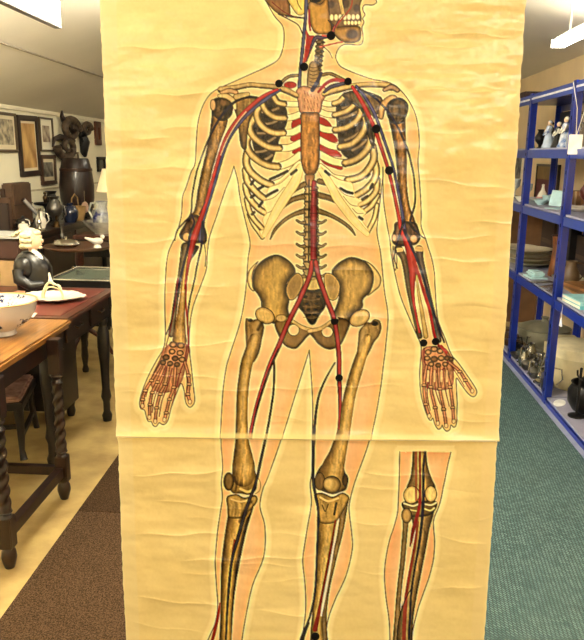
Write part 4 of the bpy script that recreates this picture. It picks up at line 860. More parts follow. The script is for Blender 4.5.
# ---- trestle / dresser for the goods along the wall
t = thing('wall_dresser', 'low dark dresser carrying bric a brac along the left wall', 'dresser', (-2.26, 5.55, 0))
t.location = (-2.32, 6.1, 0)
m = MB(); m.box2((-.26, -1.0, .0), (.14, 1.1, .93)); m.build('carcass', BLKW, t)
MB().box2((-.27, -1.02, .93), (.17, 1.12, .96), bev=.005).build('worktop', DOAK, t)
for k in range(3):
    d = MB().box2((.14, -.95+k*.68, .12), (.152, -.36+k*.68, .90), bev=.003).build('door', DOAK, t)
    MB().ball((.165, -.42+k*.68, .6), .013, seg=10).build('knob', mat('brass', (176, 132, 62), .3, 1.), d, True)
t = thing('low_cupboard', 'low dark cupboard under the cartons beyond the red desk', 'cupboard', (-2.05, 4.18, 0))
MB().box2((-.25, -.22, 0), (.22, .22, .72)).build('carcass', BLKW, t); MB().box2((-.27, -.24, .72), (.24, .24, .74), bev=.003).build('top_board', DOAK, t)
# ---- glass topped display cabinet
t = thing('display_cabinet', 'low glass topped display cabinet with silvery green top beside the hanging chart', 'cabinet', (-1.60, 4.52, 0))
m = MB()
m.box2((-.18, -.25, .46), (.52, .25, .64)); m.build('carcass', BLKW, t)
for x in (-.15, .49):
    for y in (-.22, .22): MB().lathe([(.028, .5), (.024, .4), (.03, .3), (.02, .22), (.026, .12), (.016, .05), (.024, .02), (.02, 0)], (x, y, 0), 14).build('leg', BLKW, t, True)
m = MB(); pts = [(-.13, .30), (-.08, .42), (.02, .47), (.17, .485), (.32, .47), (.42, .42), (.47, .30), (.47, .5), (-.13, .5)]
o = [m.bm.verts.new((x, -.235, z)) for x, z in pts]; p = [m.bm.verts.new((x, -.215, z)) for x, z in pts]
for i in range(9): m.bm.faces.new((o[i], o[(i+1) % 9], p[(i+1) % 9], p[i]))
m.bm.faces.new(o); m.bm.faces.new(p[::-1]); m.build('arched_apron', BLKW, t)
m = MB(); m.box2((-.19, -.26, .64), (.53, -.235, .752)); m.box2((-.19, .235, .64), (.53, .26, .752)); m.box2((-.19, -.235, .64), (-.165, .235, .752)); m.box2((.505, -.235, .64), (.53, .235, .752)); m.build('case_frame', BLKW, t)
m = MB(); m.tube([(-.185, -.255, .757), (.525, -.255, .757), (.525, .255, .757), (-.185, .255, .757)], .0065, 8, closed=True); m.build('metal_edge', SILV, t)
MB().box2((-.165, -.235, .746), (.505, .235, .751)).build('glass_top', mat('green_glass', (196, 210, 190), .04, trans=.75, var=.02), t)
MB().box2((-.165, -.235, .6405), (.505, .235, .648)).build('lining', mat('sage_lining', (196, 200, 172), .7), t)
for k in range(10):
    x = -.08+.13*(k % 5)+rng.uniform(-.02, .02); y = -.13+.22*(k//5)+rng.uniform(-.03, .03)
    o = MB().lathe([(.0, 0), (.03, 0), (.034, .006), (.026, .01), (.012, .012), (.012, .03), (0, .034)], n=14).build('silver_trinket', SILV, None, True)
    tag(o, 'small silver trinket lying under the cabinet glass', 'trinket', (-1.60+x, 4.52+y, .6483), 'silver trinkets under the cabinet glass')
# ---- tripod table with scalloped round top
t = thing('tripod_table', 'round brown tilt top table with pale scalloped rim beyond the desk', 'table', (-1.87, 5.07, 0))
m = MB(); n = 48
rg = [[m.bm.verts.new((r*(1+.02*math.cos(12*2*PI*i/n)*(r > .2))*math.cos(2*PI*i/n), r*(1+.02*math.cos(12*2*PI*i/n)*(r > .2))*math.sin(2*PI*i/n), z)) for i in range(n)] for r, z in ((.05, .85), (.235, .85), (.25, .865), (.25, .872), (.232, .863), (.05, .863))]
for a, b2 in zip(rg, rg[1:]):
    for i in range(n): m.bm.faces.new((a[i], a[(i+1) % n], b2[(i+1) % n], b2[i]))
m.bm.faces.new(rg[0][::-1]); m.bm.faces.new(rg[-1]); m.build('table_top', mat('walnut', (92, 62, 42), .35, scale=6, stretch=(1, 8, 1), coat=.3), t, True)
MB().lathe([(.03, .85), (.035, .74), (.02, .7), (.03, .5), (.045, .38), (.03, .3), (.04, .22), (.03, .16)], n=18).build('column', MAHE, t, True)
for k in range(3):
    a = k*2*PI/3+.4; MB().tube([(0.02*math.cos(a), .02*math.sin(a), .24), (.15*math.cos(a), .15*math.sin(a), .14), (.2*math.cos(a), .2*math.sin(a), .03), (.22*math.cos(a), .22*math.sin(a), .014)], [.02, .017, .014, .012], 8).build('leg', MAHE, t, True)
t = thing('entree_dish', 'oval covered silver dish on the round scalloped table', 'dish', (-1.95, 5.03, .863))
MB().lathe([(.07, 0), (.09, .012), (.11, .022), (.11, .026), (.09, .026)], n=28, sy=.7).build('dish_base', SILV, t, True); MB().lathe([(.1, .026), (.085, .045), (.04, .058), (.01, .062), (.012, .075), (0, .08)], n=28, sy=.7).build('lid', SILV, t, True)
# ---- washbowl and jug on a stand beyond
t = thing('console_table', 'dark console table carrying the washbowl and the cream shaded lamp', 'table', (-1.80, 5.68, 0))
MB().box2((-.22, -.33, .88), (.30, .33, .91), bev=.004).build('table_top', MAHE, t); m = MB(); m.box2((-.2, -.31, .74), (.28, .31, .88)); m.build('frieze', BLKW, t)
for x in (-.18, .26):
    for y in (-.29, .29): MB().lathe([(.024, .74), (.02, .6), (.028, .4), (.018, .1), (.024, .03), (.02, 0)], (x, y, 0), 12).build('leg', BLKW, t, True)
MBL = mat('marbled_blue_white', (214, 212, 198), .2, scale=5.5, rgb2=(30, 34, 66), coat=.4, var=0)
t = tag(MB().lathe([(.08, 0), (.085, .012), (.13, .04), (.175, .09), (.195, .12), (.198, .124), (.185, .12), (.16, .09), (.11, .05), (0, .04)], n=40).build('washbowl', MBL, None, True), 'wide blue and white washbowl beside the edge of the hanging chart', 'bowl', (-1.84, 5.53, .91)).scale = (.8, .8, .8)
t = thing('washing_jug', 'tall blue and white jug standing in the washbowl', 'jug', (-1.84, 5.53, .943))
t.scale = (.82, .82, .82)
MB().lathe([(.055, 0), (.06, .01), (.085, .06), (.09, .11), (.07, .17), (.048, .215), (.055, .255), (.062, .27), (.052, .262), (.04, .22), (0, .2)], n=32).build('jug_body', mat('cobalt_splash', (220, 222, 206), .2, scale=9, rgb2=(22, 30, 90), coat=.4), t, True)
MB().tube([(-.05, 0, .25), (-.10, 0, .25), (-.125, 0, .18), (-.085, 0, .09)], [.01, .011, .011, .009], 8).build('handle', mat('cobalt_splash', (220, 222, 206), .2), t, True)
# ---- table lamp
t = thing('table_lamp', 'table lamp with cream tapered shade at the left edge of the chart', 'lamp', (-1.80, 5.83, .91))
MB().lathe([(.07, 0), (.07, .015), (.03, .03), (.035, .10), (.055, .16), (.03, .24), (.015, .27), (.012, .42), (.02, .425)], n=24).build('base', mat('brass', (176, 132, 62), .3, 1.), t, True)
MB().lathe([(.165, .315), (.167, .316), (.113, .50), (.111, .50), (.108, .498), (.162, .316)], n=40, caps=False).build('lamp_shade', mat('shade_cream', (236, 220, 174), .8, emit=((250, 226, 168), .35), var=.02), t, True)
# ---- round bodied wooden chair back / cask
t = thing('coopered_cask', 'dark brown round sided wooden tub standing on its end left of the lamp', 'tub', (-2.36, 6.43, .96), .3); t.scale = (.8, .8, 1.28)
MB().lathe([(.135, 0), (.165, .05), (.19, .13), (.195, .22), (.175, .33), (.15, .40), (.14, .41), (.125, .40), (.15, .33), (.17, .22), (.12, .02), (0, .02)], n=36).build('staves', mat('cask_brown', (40, 21, 15), .4, scale=7, stretch=(5, 5, .6), rgb2=(24, 12, 9), coat=.3), t, True)
for z, r in ((.07, .174), (.33, .177)): MB().lathe([(r, z-.01), (r+.005, z-.008), (r+.005, z+.008), (r-.002, z+.012)], n=36, caps=False).build('hoop', mat('dark_hoop', (60, 36, 24), .4, .3), t, True)
t = thing('hang_tag', 'pinkish oval price tag tied to the dark wooden tub', 'tag', (-2.21, 6.20, .962))
MB().slab([(.032*math.cos(a), .05*math.sin(a)) for a in [2*PI*i/20 for i in range(20)]], 0, .002).build('card', mat('pink_card', (226, 188, 164), .8), t).rotation_euler = (PI/2, 0, .1)
t.children[0].location = (0, 0, .10)
MB().tube([(0, 0, .145), (-.01, .02, .19), (-.02, .05, .24)], .0015, 5).build('string', mat('string', (190, 176, 140), .9), t)
MB().box((0, .006, .025), (.02, .008, .05)).build('clip', IRON, t)
# ---- bric-a-brac on the dresser
def vase(name, label, cat, loc, prof, m_, extra=None, sc=1, rz=0):
    t = thing(name, label, cat, loc, rz); MB().lathe([(r*sc, z*sc) for r, z in prof], n=28).build('body', m_, t, True)
    if extra: extra(t)
    return t
UR = [(.04, 0), (.045, .01), (.018, .03), (.02, .05), (.055, .09), (.06, .13), (.035, .17), (.028, .19), (.04, .21), (.034, .21), (0, .17)]
JUG = [(.04, 0), (.042, .008), (.055, .05), (.05, .09), (.03, .13), (.034, .16), (.03, .16), (0, .12)]
CST = [(.05, 0), (.05, .008), (.02, .02), (.012, .05), (.02, .07), (.01, .1), (.01, .16), (.022, .18), (.022, .186), (.01, .187), (0, .18)]
def hnd(sc=1, m_=None):
    def f(t): MB().tube([(.03*sc, 0, .15*sc), (.075*sc, 0, .14*sc), (.085*sc, 0, .08*sc), (.05*sc, 0, .04*sc)], .005*sc, 8).build('handle', m_ or PEWT, t, True)
    return f
vase('coffee_pot', 'dark pewter coffee pot on the dresser left of the pink tag', 'pot', (-2.25, 5.60, .96), UR, PEWT, hnd(1.1), 1.1)
vase('urn', 'black lidded urn on the dresser beneath the small wall frame', 'urn', (-2.42, 5.97, .96), UR, IRON, None, 1.2)
vase('cream_jug', 'white china cream jug behind the figurine group on the dresser', 'jug', (-2.27, 5.36, .96), JUG, WHT, hnd(.8, WHT), .8)
vase('candlestick', 'silver candlestick nearest the bust on the dresser', 'candlestick', (-2.205, 5.18, .96), CST, SILV, None, .9)
vase('ginger_jar', 'dark blue jar on the dresser between the pots', 'jar', (-2.22, 5.86, .96), [(.05, 0), (.07, .05), (.075, .1), (.05, .15), (.03, .16), (.036, .18), (0, .19)], mat('dark_blue_glaze', (34, 42, 66), .2, coat=.5), None, .9)
vase('black_teapot', 'squat black teapot at the near end of the dresser', 'teapot', (-2.36, 5.25, .96), [(.04, 0), (.075, .03), (.085, .07), (.06, .11), (.02, .12), (.016, .14), (0, .145)], IRON, lambda t: (MB().tube([(.07, 0, .05), (.11, 0, .08), (.125, 0, .12)], [.014, .01, .008], 8).build('spout', IRON, t, True), MB().tube([(-.07, 0, .1), (-.12, 0, .1), (-.12, 0, .05), (-.08, 0, .04)], .006, 8).build('handle', IRON, t, True))).scale = (.72, .72, .72)
# small tazza shelf with figure
t = thing('cake_stand', 'small black cake stand with upturned edge on the dresser', 'stand', (-2.36, 5.98-.3, .96)); t.location.x = -2.40; t.location.y = 5.79; t.scale = (.58, .58, .9)
MB().lathe([(.06, 0), (.06, .01), (.016, .03), (.014, .14), (.04, .155), (.15, .165), (.165, .18), (.16, .185), (.14, .172), (0, .168)], n=32).build('stand_body', IRON, t, True)
t = thing('bird_figurine', 'little white bird figurine on the round scalloped table', 'figurine', (-1.72, 5.04, .863), .6)
MB().ball((0, 0, .045), .03, (1.5, .9, .9), 14).ball((.04, 0, .075), .017, seg=12).tube([(-.03, 0, .05), (-.09, 0, .075)], [.018, .006], 8).build('body', WHT, t, True); MB().lathe([(.03, 0), (.02, .02), (0, .025)], n=12).build('perch', WHT, t)
t = thing('small_statuette', 'tiny dark standing statuette on the black cake stand', 'statuette', (-2.40, 5.79, 1.112))
MB().lathe([(.022, 0), (.022, .01), (.012, .014), (.018, .04), (.02, .06), (.012, .075), (.008, .08)], n=14).ball((0, 0, .093), .014, seg=12).build('body', mat('bronze', (70, 54, 36), .35, .8), t, True)
# ---- leather case leaning at the wall with a rolled chart
t = thing('leather_case', 'tall brown leather document case standing against the left wall', 'case', (-2.50, 5.50, .96))
MB().box2((-.05, -.17, 0), (.04, .17, .34), bev=.01).build('case_body', mat('case_brown', (92, 66, 46), .6, scale=9, rgb2=(66, 46, 32)), t)
MB().box2((.041, -.165, .17), (.047, .165, .178)).build('flap_edge', mat('case_dark', (60, 40, 28), .6), t)
MB().box2((-.055, -.19, 0), (-.02, -.172, .30), bev=.004).build('spine', mat('case_dark', (60, 40, 28), .6), t)
t = thing('rolled_paper', 'grey rolled paper tube leaning against the brown leather case', 'roll', (-2.43, 5.46, .962))
MB().tube([(.12, .10, .016), (.0, -.02, .21)], .016, 14).build('tube_body', mat('roll_grey', (150, 146, 142), .5), t, True)
MB().tube([(0, -.02, .21), (-.003, -.023, .215)], .0175, 14).build('end_cap', mat('case_dark', (60, 40, 28), .6), t, True)
for k, (y, h_, c, lb) in enumerate(((5.28, .20, (52, 36, 28), 'dark brown'), (5.32, .24, (84, 58, 40), 'mid brown'))):
    tag(MB().box2((-.08, -.016, 0), (.08, .016, h_), bev=.003).build('old_book', mat('book_%d' % k, c, .6)), lb+' old book standing in front of the leather case', 'book', (-2.515, y-.10, .96))
t = thing('wicker_basket', 'small tan wicker basket in front of the dark wooden tub', 'basket', (-2.30, 5.86-.13, .96+.0))
t.location = (-2.25, 6.06, .96)
MB().lathe([(.07, 0), (.085, .06), (.09, .12), (.084, .12), (.075, .02), (0, .015)], n=24).build('basket_body', mat('wicker', (160, 128, 78), .8, bump=.6, bscale=60), t, True)
MB().tube([(0, -.086, .11), (0, -.07, .19), (0, 0, .225), (0, .07, .19), (0, .086, .11)], .006, 8).build('handle', mat('wicker', (160, 128, 78), .8), t, True)
vase('candlestick', 'tall pewter candlestick on the round scalloped table beside the covered dish', 'candlestick', (-2.03, 5.17, .863), CST, PEWT, None, .85)
vase('posy_vase', 'small dark green vase on the console in front of the lamp', 'vase', (-1.92, 5.74, .91), UR, mat('bottle_green', (28, 44, 34), .2, coat=.4), None, .7)
vase('sugar_bowl', 'white china sugar bowl at the near edge of the dresser top', 'bowl', (-2.30, 5.115, .96), [(.03, 0), (.045, .02), (.05, .05), (.04, .07), (.015, .08), (.015, .09), (0, .095)], WHT, hnd(.6, WHT), .8)
vase('brass_bell', 'small brass hand bell in front of the pewter coffee pot', 'bell', (-2.19, 5.47, .96), [(.035, 0), (.03, .03), (.014, .05), (.006, .055), (.01, .10), (0, .105)], mat('dull_brass', (70, 52, 30), .45, 1.), None, .9)
t = thing('trinket_box', 'small dark box with pale lid behind the handbag on the red desk', 'box', (-2.12, 3.85, .7786), .1); MB().box2((-.05, -.05, 0), (.05, .05, .10), bev=.004).build('box_body', DOAK, t); MB().box2((-.053, -.053, .10), (.053, .053, .112), bev=.003).build('lid', mat('card_tan', (176, 142, 96), .8), t)
# ---- pictures on the left wall (x = -2.6, facing the room)
def picture(label, y, z, w_, h_, fw, fm, mm, pm, tilt=0, mount=.05, dp=.025):
    t = thing('framed_picture', label, 'picture', (-2.6, y, z))
    t.rotation_euler = (tilt, 0, 0)
    m = MB()
    for a, b2 in (((0, -w_/2, -h_/2), (dp, w_/2, -h_/2+fw)), ((0, -w_/2, h_/2-fw), (dp, w_/2, h_/2)), ((0, -w_/2, -h_/2+fw), (dp, -w_/2+fw, h_/2-fw)), ((0, w_/2-fw, -h_/2+fw), (dp, w_/2, h_/2-fw))): m.box2(a, b2, bev=.003)
    m.build('frame', fm, t)
    MB().box2((.002, -w_/2+fw, -h_/2+fw), (dp*.45, w_/2-fw, h_/2-fw)).build('mount', mm, t)
    MB().box2((dp*.45, -w_/2+fw+mount, -h_/2+fw+mount*1.2), (dp*.45+.002, w_/2-fw-mount, h_/2-fw-mount)).build('print', pm, t)
MNT = mat('mount_cream', (226, 214, 182), .7, var=.02)
SK = mat('sketch_print', (196, 184, 152), .7, scale=22, rgb2=(104, 96, 84)); SK2 = mat('brown_print', (214, 176, 110), .7, scale=7, stretch=(1, 1, .6), rgb2=(150, 108, 58)); SK3 = mat('portrait_print', (192, 178, 150), .7, scale=14, rgb2=(110, 86, 76)); SK4 = mat('grey_print', (150, 144, 130), .7, scale=16, rgb2=(70, 68, 66))
FRG = mat('frame_grey_brown', (92, 76, 56), .5); FRD = mat('frame_dark', (46, 30, 24), .4, coat=.2); FRB = mat('frame_brown', (74, 48, 34), .45)
picture('grey framed sketch at the left edge of the wall, leftmost of the pictures', 5.50, 1.685, .50, .305, .022, FRG, MNT, SK, mount=.03)
picture('tall dark framed picture of a brown plant, largest on the left wall', 5.98, 1.585, .40, .50, .045, FRD, MNT, SK2, tilt=.02, mount=.02)
picture('small framed portrait with wide white mount, right of the tall dark picture', 6.36, 1.69, .30, .295, .016, FRG, mat('mount_white', (240, 234, 212), .7, var=.01), SK3, mount=.055)
picture('small brown framed grey landscape hanging below the white mounted portrait', 6.36, 1.38, .33, .265, .035, FRB, MNT, SK4, mount=.03)
picture('little pale framed print half hidden above the dark wooden tub', 6.98, 1.475, .30, .13, .02, FRG, MNT, SK3, mount=.015)
picture('narrow reddish brown plaque high on the wall beside the chart edge', 7.78, 1.74, .18, .25, .06, mat('plaque_red', (104, 56, 38), .45), mat('plaque_red', (104, 56, 38), .45), mat('plaque_mid', (120, 66, 44), .5), mount=.005)
picture('small black framed picture above the cream lampshade', 7.85, 1.41, .26, .16, .03, IRON, mat('dark_glass', (44, 44, 46), .2), mat('dark_glass2', (60, 58, 56), .2), mount=.01)
# ---- carved scrolls and black ornament
SCR = mat('carved_scroll', (92, 74, 56), .55, scale=20, rgb2=(40, 28, 20), bump=.3, bscale=30)
def scroll(label, y, z, r0, flip, tail):
    t = thing('wall_scroll_carving', label, 'carving', (-2.56, y, z))
    pts, rad = [], []
    for i in range(34):
        a = i*.235; r = r0*(1-.022*i); pts.append((.01+.0009*i, r*math.cos(a)*flip*2.0, r*math.sin(a)*(-1 if flip < 0 else 1))); rad.append(.042-.0007*i)
    MB().tube(pts, rad, 10).build('scroll', SCR, t, True)
    MB().tube(tail, [.035, .03, .02, .008], 8).build('horn', mat('scroll_dark', (48, 34, 26), .5), t, True)
    MB().box((-.02, 0, 0), (.04, .05, .05)).build('wall_block', mat('scroll_dark', (48, 34, 26), .5), t)
scroll('upper carved wooden scroll bracket on the left wall', 6.86, 1.745, .115, 1, [(0, .16, -.02), (0, -.12, .08), (0, -.17, .12), (0, -.16, .17)])
scroll('lower carved wooden scroll bracket curling below the first', 6.72, 1.585, .11, -1, [(0, .2, .06), (0, -.10, .09), (0, -.25, .07), (0, -.30, .0)])
t = thing('small_scroll_carving', 'small carved knot right of the upper scroll bracket', 'carving', (-2.56, 7.34, 1.77)); MB().tube([(.01, .13*math.cos(a)*(1-a*.07), .06*math.sin(a)*(1-a*.07)) for a in [i*.35 for i in range(22)]], [.03-.0005*i for i in range(22)], 8).build('knot', SCR, t, True); MB().box((-.02, 0, 0), (.04, .05, .04)).build('wall_block', BLKW, t)
t = thing('black_wall_ornament', 'black figure shaped iron ornament right of the carved scrolls', 'ornament', (-2.57, 7.26, 1.64))
MB().tube([(0, 0, .06), (0, .02, 0), (0, .0, -.10), (0, .03, -.14)], [.04, .06, .04, .02], 10).tube([(0, 0, -.02), (0, -.09, .06), (0, -.06, .10)], [.02, .018, .012], 8).ball((0, 0, .10), .04, seg=12).build('figure', IRON, t, True)
MB().box((-.015, 0, 0), (.03, .03, .03)).build('wall_block', IRON, t)
# ================================================================== RIGHT SIDE: BLUE RACKING
BLUE = mat('blue_enamel', (8, 40, 146), .32, var=.06, scale=4, coat=.2)
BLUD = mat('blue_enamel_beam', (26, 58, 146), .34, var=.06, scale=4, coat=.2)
SHLF = mat('shelf_board', (150, 150, 172), .45, var=.06)
GLS = mat('clear_glass', (214, 222, 226), .08, trans=.45, var=.1, scale=60); 
BW = mat('blue_white_china', (222, 228, 236), .2, scale=26, rgb2=(84, 112, 170), coat=.5)
CRM = mat('cream_china', (226, 214, 184), .25, coat=.4, var=.04); TEAL = mat('turquoise', (96, 184, 196), .5); PALB = mat('pale_blue_card', (188, 222, 228), .6)
rack = thing('blue_racking', 'long bolted blue steel racking with five shelves along the right wall', 'shelving', (1.41, 4.83, 0))
X0, X1 = 0, .47; BAYS = [-1.44, -.47, .47, 1.44]
for y in BAYS:
    for x in (X0, X1):
        m = MB(); m.box2((x-.025, y-.006+.0, 0), (x+.025, y+.006, 1.99)); m.box2((x-.025 if x == 0 else x+.015, y-.025, 0), (x-.015 if x == 0 else x+.025, y+.03, 1.99)); o = m.build('post', BLUE, rack)
        if x == 0:
            mm = MB()
            for k in range(18): mm.box((-.0262, y+.002, .1+k*.105), (.002, .012, .022))
            mm.build('post_slots', mat('slot_dark', (14, 22, 60), .6), o)
ZS = [.04, .695, 1.205, 1.60, 1.975]
for z in ZS:
    for a, b2 in zip(BAYS, BAYS[1:]):
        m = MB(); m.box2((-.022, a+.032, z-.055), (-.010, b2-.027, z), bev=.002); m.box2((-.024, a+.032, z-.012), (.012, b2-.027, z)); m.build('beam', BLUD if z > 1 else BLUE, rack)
        m = MB(); m.box2((X1+.012, a+.032, z-.05), (X1+.02, b2-.027, z)); m.build('beam', BLUE, rack)
        MB().box2((-.006, a+.01, z), (X1+.01, b2-.01, z+.012)).build('shelf_board', SHLF if z < 1.9 else BLUE, rack)
m = MB().box2((-.0245, BAYS[0], 1.945), (-.0225, BAYS[3], 1.958)); m.build('white_edge_strip', mat('strip_white', (226, 226, 236), .3), rack)
for a, b2 in zip(BAYS, BAYS[1:]): MB().box2((X1+.004, a+.035, 1.74), (X1+.010, b2-.03, 1.918)).build('shade_panel', mat('navy_panel', (14, 20, 52), .6), rack)  # added dark sheets standing for the dim gap under the top shelf
S = {5: 1.987, 4: 1.612, 3: 1.217, 2: .707, 1: .052}
def P(x, y, k): return (x, y, S[k])
# price tag on string
t = thing('price_tag', 'white rectangular price tag hanging on string from the near blue post', 'tag', (1.375, 4.22, 1.625), .95)
MB().box2((-.0015, -.038, -.055), (.0015, .038, .055)).build('card', mat('tag_white', (232, 224, 212), .8), t); MB().tube([(0, 0, .052), (.002, .01, .20), (.012, .05, .345)], .0022, 5).build('string', mat('string_white', (220, 216, 206), .9), t); MB().tube([(0, -.002, .05), (.004, -.03, .18), (.012, -.05, .345)], .0022, 5).build('string', mat('string_white', (220, 216, 206), .9), t)
# ---- shelf 4 (eye level): china figures and decanters
def figure(label, loc, robe, rob2, sc=1., rz=0, hat=None):
    t = thing('china_figurine', label, 'figurine', loc, rz)
    MB().lathe([(.045*sc, 0), (.05*sc, .008*sc), (.04*sc, .03*sc), (.03*sc, .09*sc), (.018*sc, .12*sc), (.026*sc, .145*sc), (.02*sc, .165*sc), (.008*sc, .172*sc)], n=20).build('robe', robe, t, True)
    MB().ball((0, 0, .188*sc), .017*sc, (1, 1, 1.15), 12).build('head', mat('face_glaze', (230, 196, 160), .3), t, True)
    m = MB()
    for s in (-1, 1): m.tube([(0, s*.024*sc, .15*sc), (-.02*sc, s*.04*sc, .12*sc), (-.035*sc, s*.02*sc, .10*sc)], [.009*sc, .008*sc, .006*sc], 8)
    m.build('arms', rob2, t, True); MB().ball((.003, 0, .194*sc), .0175*sc, (1, 1.05, .9), 12).build('hair', hat or rob2, t, True)
LBW = mat('pale_blue_glaze', (196, 212, 236), .2, coat=.5)
figure('pale blue and white lady figurine beside the second blue post on the eye level shelf', P(1.50, 5.18, 4), LBW, BW, .92)
figure('black robed china figurine with white collar on the eye level shelf', P(1.49, 4.94, 4), BLK, WHT, .82, hat=WHT)
figure('tall blue and white china figurine between the black robed one and the decanters', P(1.50, 4.82, 4), BW, WHT, .95)
figure('small white china figurine behind the black robed one', P(1.66, 5.12, 4), WHT, LBW, .9)
figure('dark brown figurine left of the second blue post', P(1.62, 5.55, 4), mat('brown_glaze', (60, 44, 36), .3), IRON, .95)
figure('green and white figurine half hidden at the chart edge on the eye level shelf', P(1.50, 5.62, 4), mat('green_glaze', (140, 170, 150), .3), WHT, .7)
for k, (x, y, r1, r2, sc, lb) in enumerate(((1.66, 5.40, WHT, BW, .8, 'white robed figurine at the back of the eye level shelf, left of the cream card'), (1.74, 5.62, mat('rose_glaze', (190, 120, 110), .3), WHT, .85, 'rose pink figurine at the back of the eye level shelf'), (1.60, 5.30, BLK, LBW, .7, 'small black and pale blue figurine behind the pale lady figurine'), (1.55, 5.06, mat('mustard_glaze', (180, 140, 70), .3), WHT, .6, 'tiny mustard yellow figurine between the two blue ladies'))):
    figure(lb, P(x, y, 4), r1, r2, sc, rz=.5*k)
DEC = [(.045, 0), (.052, .01), (.055, .09), (.03, .14), (.014, .16), (.014, .20), (.02, .21), (.012, .215), (.02, .24), (.012, .26), (0, .265)]
for i, (x, y, sc, lb) in enumerate(((1.52, 4.68, .95, 'cut glass decanter immediately left of the near blue post'), (1.62, 4.90, 1.1, 'cut glass decanter behind the tall blue and white figurine'), (1.80, 5.02, 1.25, 'tall cut glass decanter at the back of the eye level shelf'), (1.5, 4.48, .7, 'small glass bottle just behind the near blue post'))):
    vase('decanter', lb, 'decanter', P(x, y, 4), DEC, GLS if i % 2 == 0 else mat('smoky_glass', (190, 176, 158), .08, trans=.6), lambda t, sc=sc: MB().lathe([(.0145*sc, .2*sc), (.022*sc, .206*sc), (.0145*sc, .212*sc)], n=16, caps=False).build('collar', SILV, t, True), sc)
t = thing('display_card', 'cream upright card at the back of the eye level shelf', 'card', P(1.80, 5.5, 4))
MB().box2((-.004, -.07, 0), (.004, .07, .2)).build('card_front', mat('card_cream', (236, 214, 164), .8), t); MB().box((.03, 0, .06), (.06, .01, .12)).build('strut', mat('card_tan', (176, 142, 96), .8), t)
# ---- shelf 3: plates and pale blue tags, white wall beyond
PLT = [(.06, 0), (.07, .004), (.11, .014), (.135, .024), (.137, .027), (.108, .018), (.065, .008), (0, .007)]
def plate(label, loc, m_, sc=1, group=None, rot=None, cat='plate', name='china_plate'):
    o = MB().lathe([(r*sc, z*sc) for r, z in PLT], n=40).build(name, m_, None, True); tag(o, label, cat, loc, group, rot=rot); return o
plate('white china plate lying on the third shelf between the two blue posts', P(1.60, 5.42, 3), mat('white_blue_tint', (216, 232, 236), .2, coat=.5), 1.0)
t = thing('tea_cup', 'small pale blue cup standing on the white plate of the third shelf', 'cup', (1.60, 5.42, S[3]+.0075)); MB().lathe([(.022, 0), (.03, .02), (.036, .05), (.033, .05), (.026, .02), (0, .008)], n=20).build('cup_body', PALB, t, True); MB().tube([(0, -.03, .04), (0, -.05, .035), (0, -.045, .015), (0, -.028, .015)], .004, 6).build('handle', PALB, t, True)
t = thing('folded_card', 'pale blue folded price card on the third shelf beside the near post', 'card', P(1.58, 5.08, 3), .5)
MB().box((0, 0, .055), (.004, .15, .11), ry=.25).box((.028, 0, .055), (.004, .15, .11), ry=-.25).build('card_body', PALB, t)
tag(MB().box((0, 0, .002), (.16, .12, .004)).build('flat_card', PALB), 'pale blue leaflet lying flat at the front of the third shelf', 'leaflet', P(1.52, 4.84, 3), rz=.4)
plate('white china plate at the right edge of the photo on the third shelf', P(1.60, 4.62, 3), WHT, 1.05)
vase('china_bell', 'white and pink china hand bell left of the white plate on the third shelf', 'bell', P(1.66, 5.75, 3), [(.05, 0), (.045, .02), (.03, .06), (.016, .08), (.01, .11), (.013, .125), (0, .13)], WHT, lambda t: MB().lathe([(.045, .018), (.049, .022), (.043, .03)], n=20, caps=False).build('pink_band', mat('pink_glaze', (214, 150, 150), .3), t, True))
for i, (x, y, sc) in enumerate(((1.5, 5.98, 1.), (1.56, 5.80, .8))): vase('glass_goblet', ('taller' if i == 0 else 'shorter')+' glass goblet at the chart edge on the third shelf', 'goblet', P(x, y, 3), [(.04, 0), (.04, .004), (.006, .01), (.006, .07), (.035, .1), (.04, .16), (.037, .16), (.03, .1), (0, .08)], GLS, lambda t, sc=sc: MB().ball((0, 0, .07*sc), .01*sc, seg=10).build('knop', GLS, t, True), sc)
vase('dark_vase', 'dark red vase behind the near post on the third shelf', 'vase', P(1.74, 4.98, 3), UR, mat('oxblood', (84, 28, 26), .3), None, .9)
for k, (x, y, sc, lb) in enumerate(((1.45, 5.56, .6, 'small white bowl at the front edge of the third shelf'), (1.50, 5.22, .55, 'small pale blue bowl beside the white plate on the third shelf'), (1.74, 5.62, .8, 'white bowl at the back of the third shelf'))):
    vase('china_bowl', lb, 'bowl', P(x, y, 3), [(.05, 0), (.05, .006), (.09, .04), (.11, .08), (.105, .08), (.085, .045), (0, .015)], PALB if k == 1 else WHT, None, sc*.8)
# pictures on the right wall behind the racking
def rpic(label, y, z, w_, h_, fw, fm, pm, pm2=None):
    t = thing('framed_picture', label, 'picture', (1.98, y, z)); m = MB()
    for a, b2 in (((-.025, -w_/2, -h_/2), (0, w_/2, -h_/2+fw)), ((-.025, -w_/2, h_/2-fw), (0, w_/2, h_/2)), ((-.025, -w_/2, -h_/2+fw), (0, -w_/2+fw, h_/2-fw)), ((-.025, w_/2-fw, -h_/2+fw), (0, w_/2, h_/2-fw))): m.box2(a, b2)
    m.build('frame', fm, t); MB().box2((-.014, -w_/2+fw, -h_/2+fw), (-.002, w_/2-fw, h_/2-fw)).build('print', pm, t)
    if pm2: MB().box2((-.017, -w_/2+fw, h_/2-fw-h_*.35), (-.014, w_/2-fw, h_/2-fw)).build('upper_print', pm2, t)
rpic('maroon and gold framed picture on the right wall seen between the shelves', 6.72, 1.32, .68, .34, .02, FRD, mat('maroon', (96, 28, 34), .5), mat('gold_brown', (136, 104, 56), .6))
rpic('white framed print on the right wall near the edge of the chart', 7.85, 1.44, .5, .36, .03, mat('frame_white', (226, 216, 190), .5), SK4)
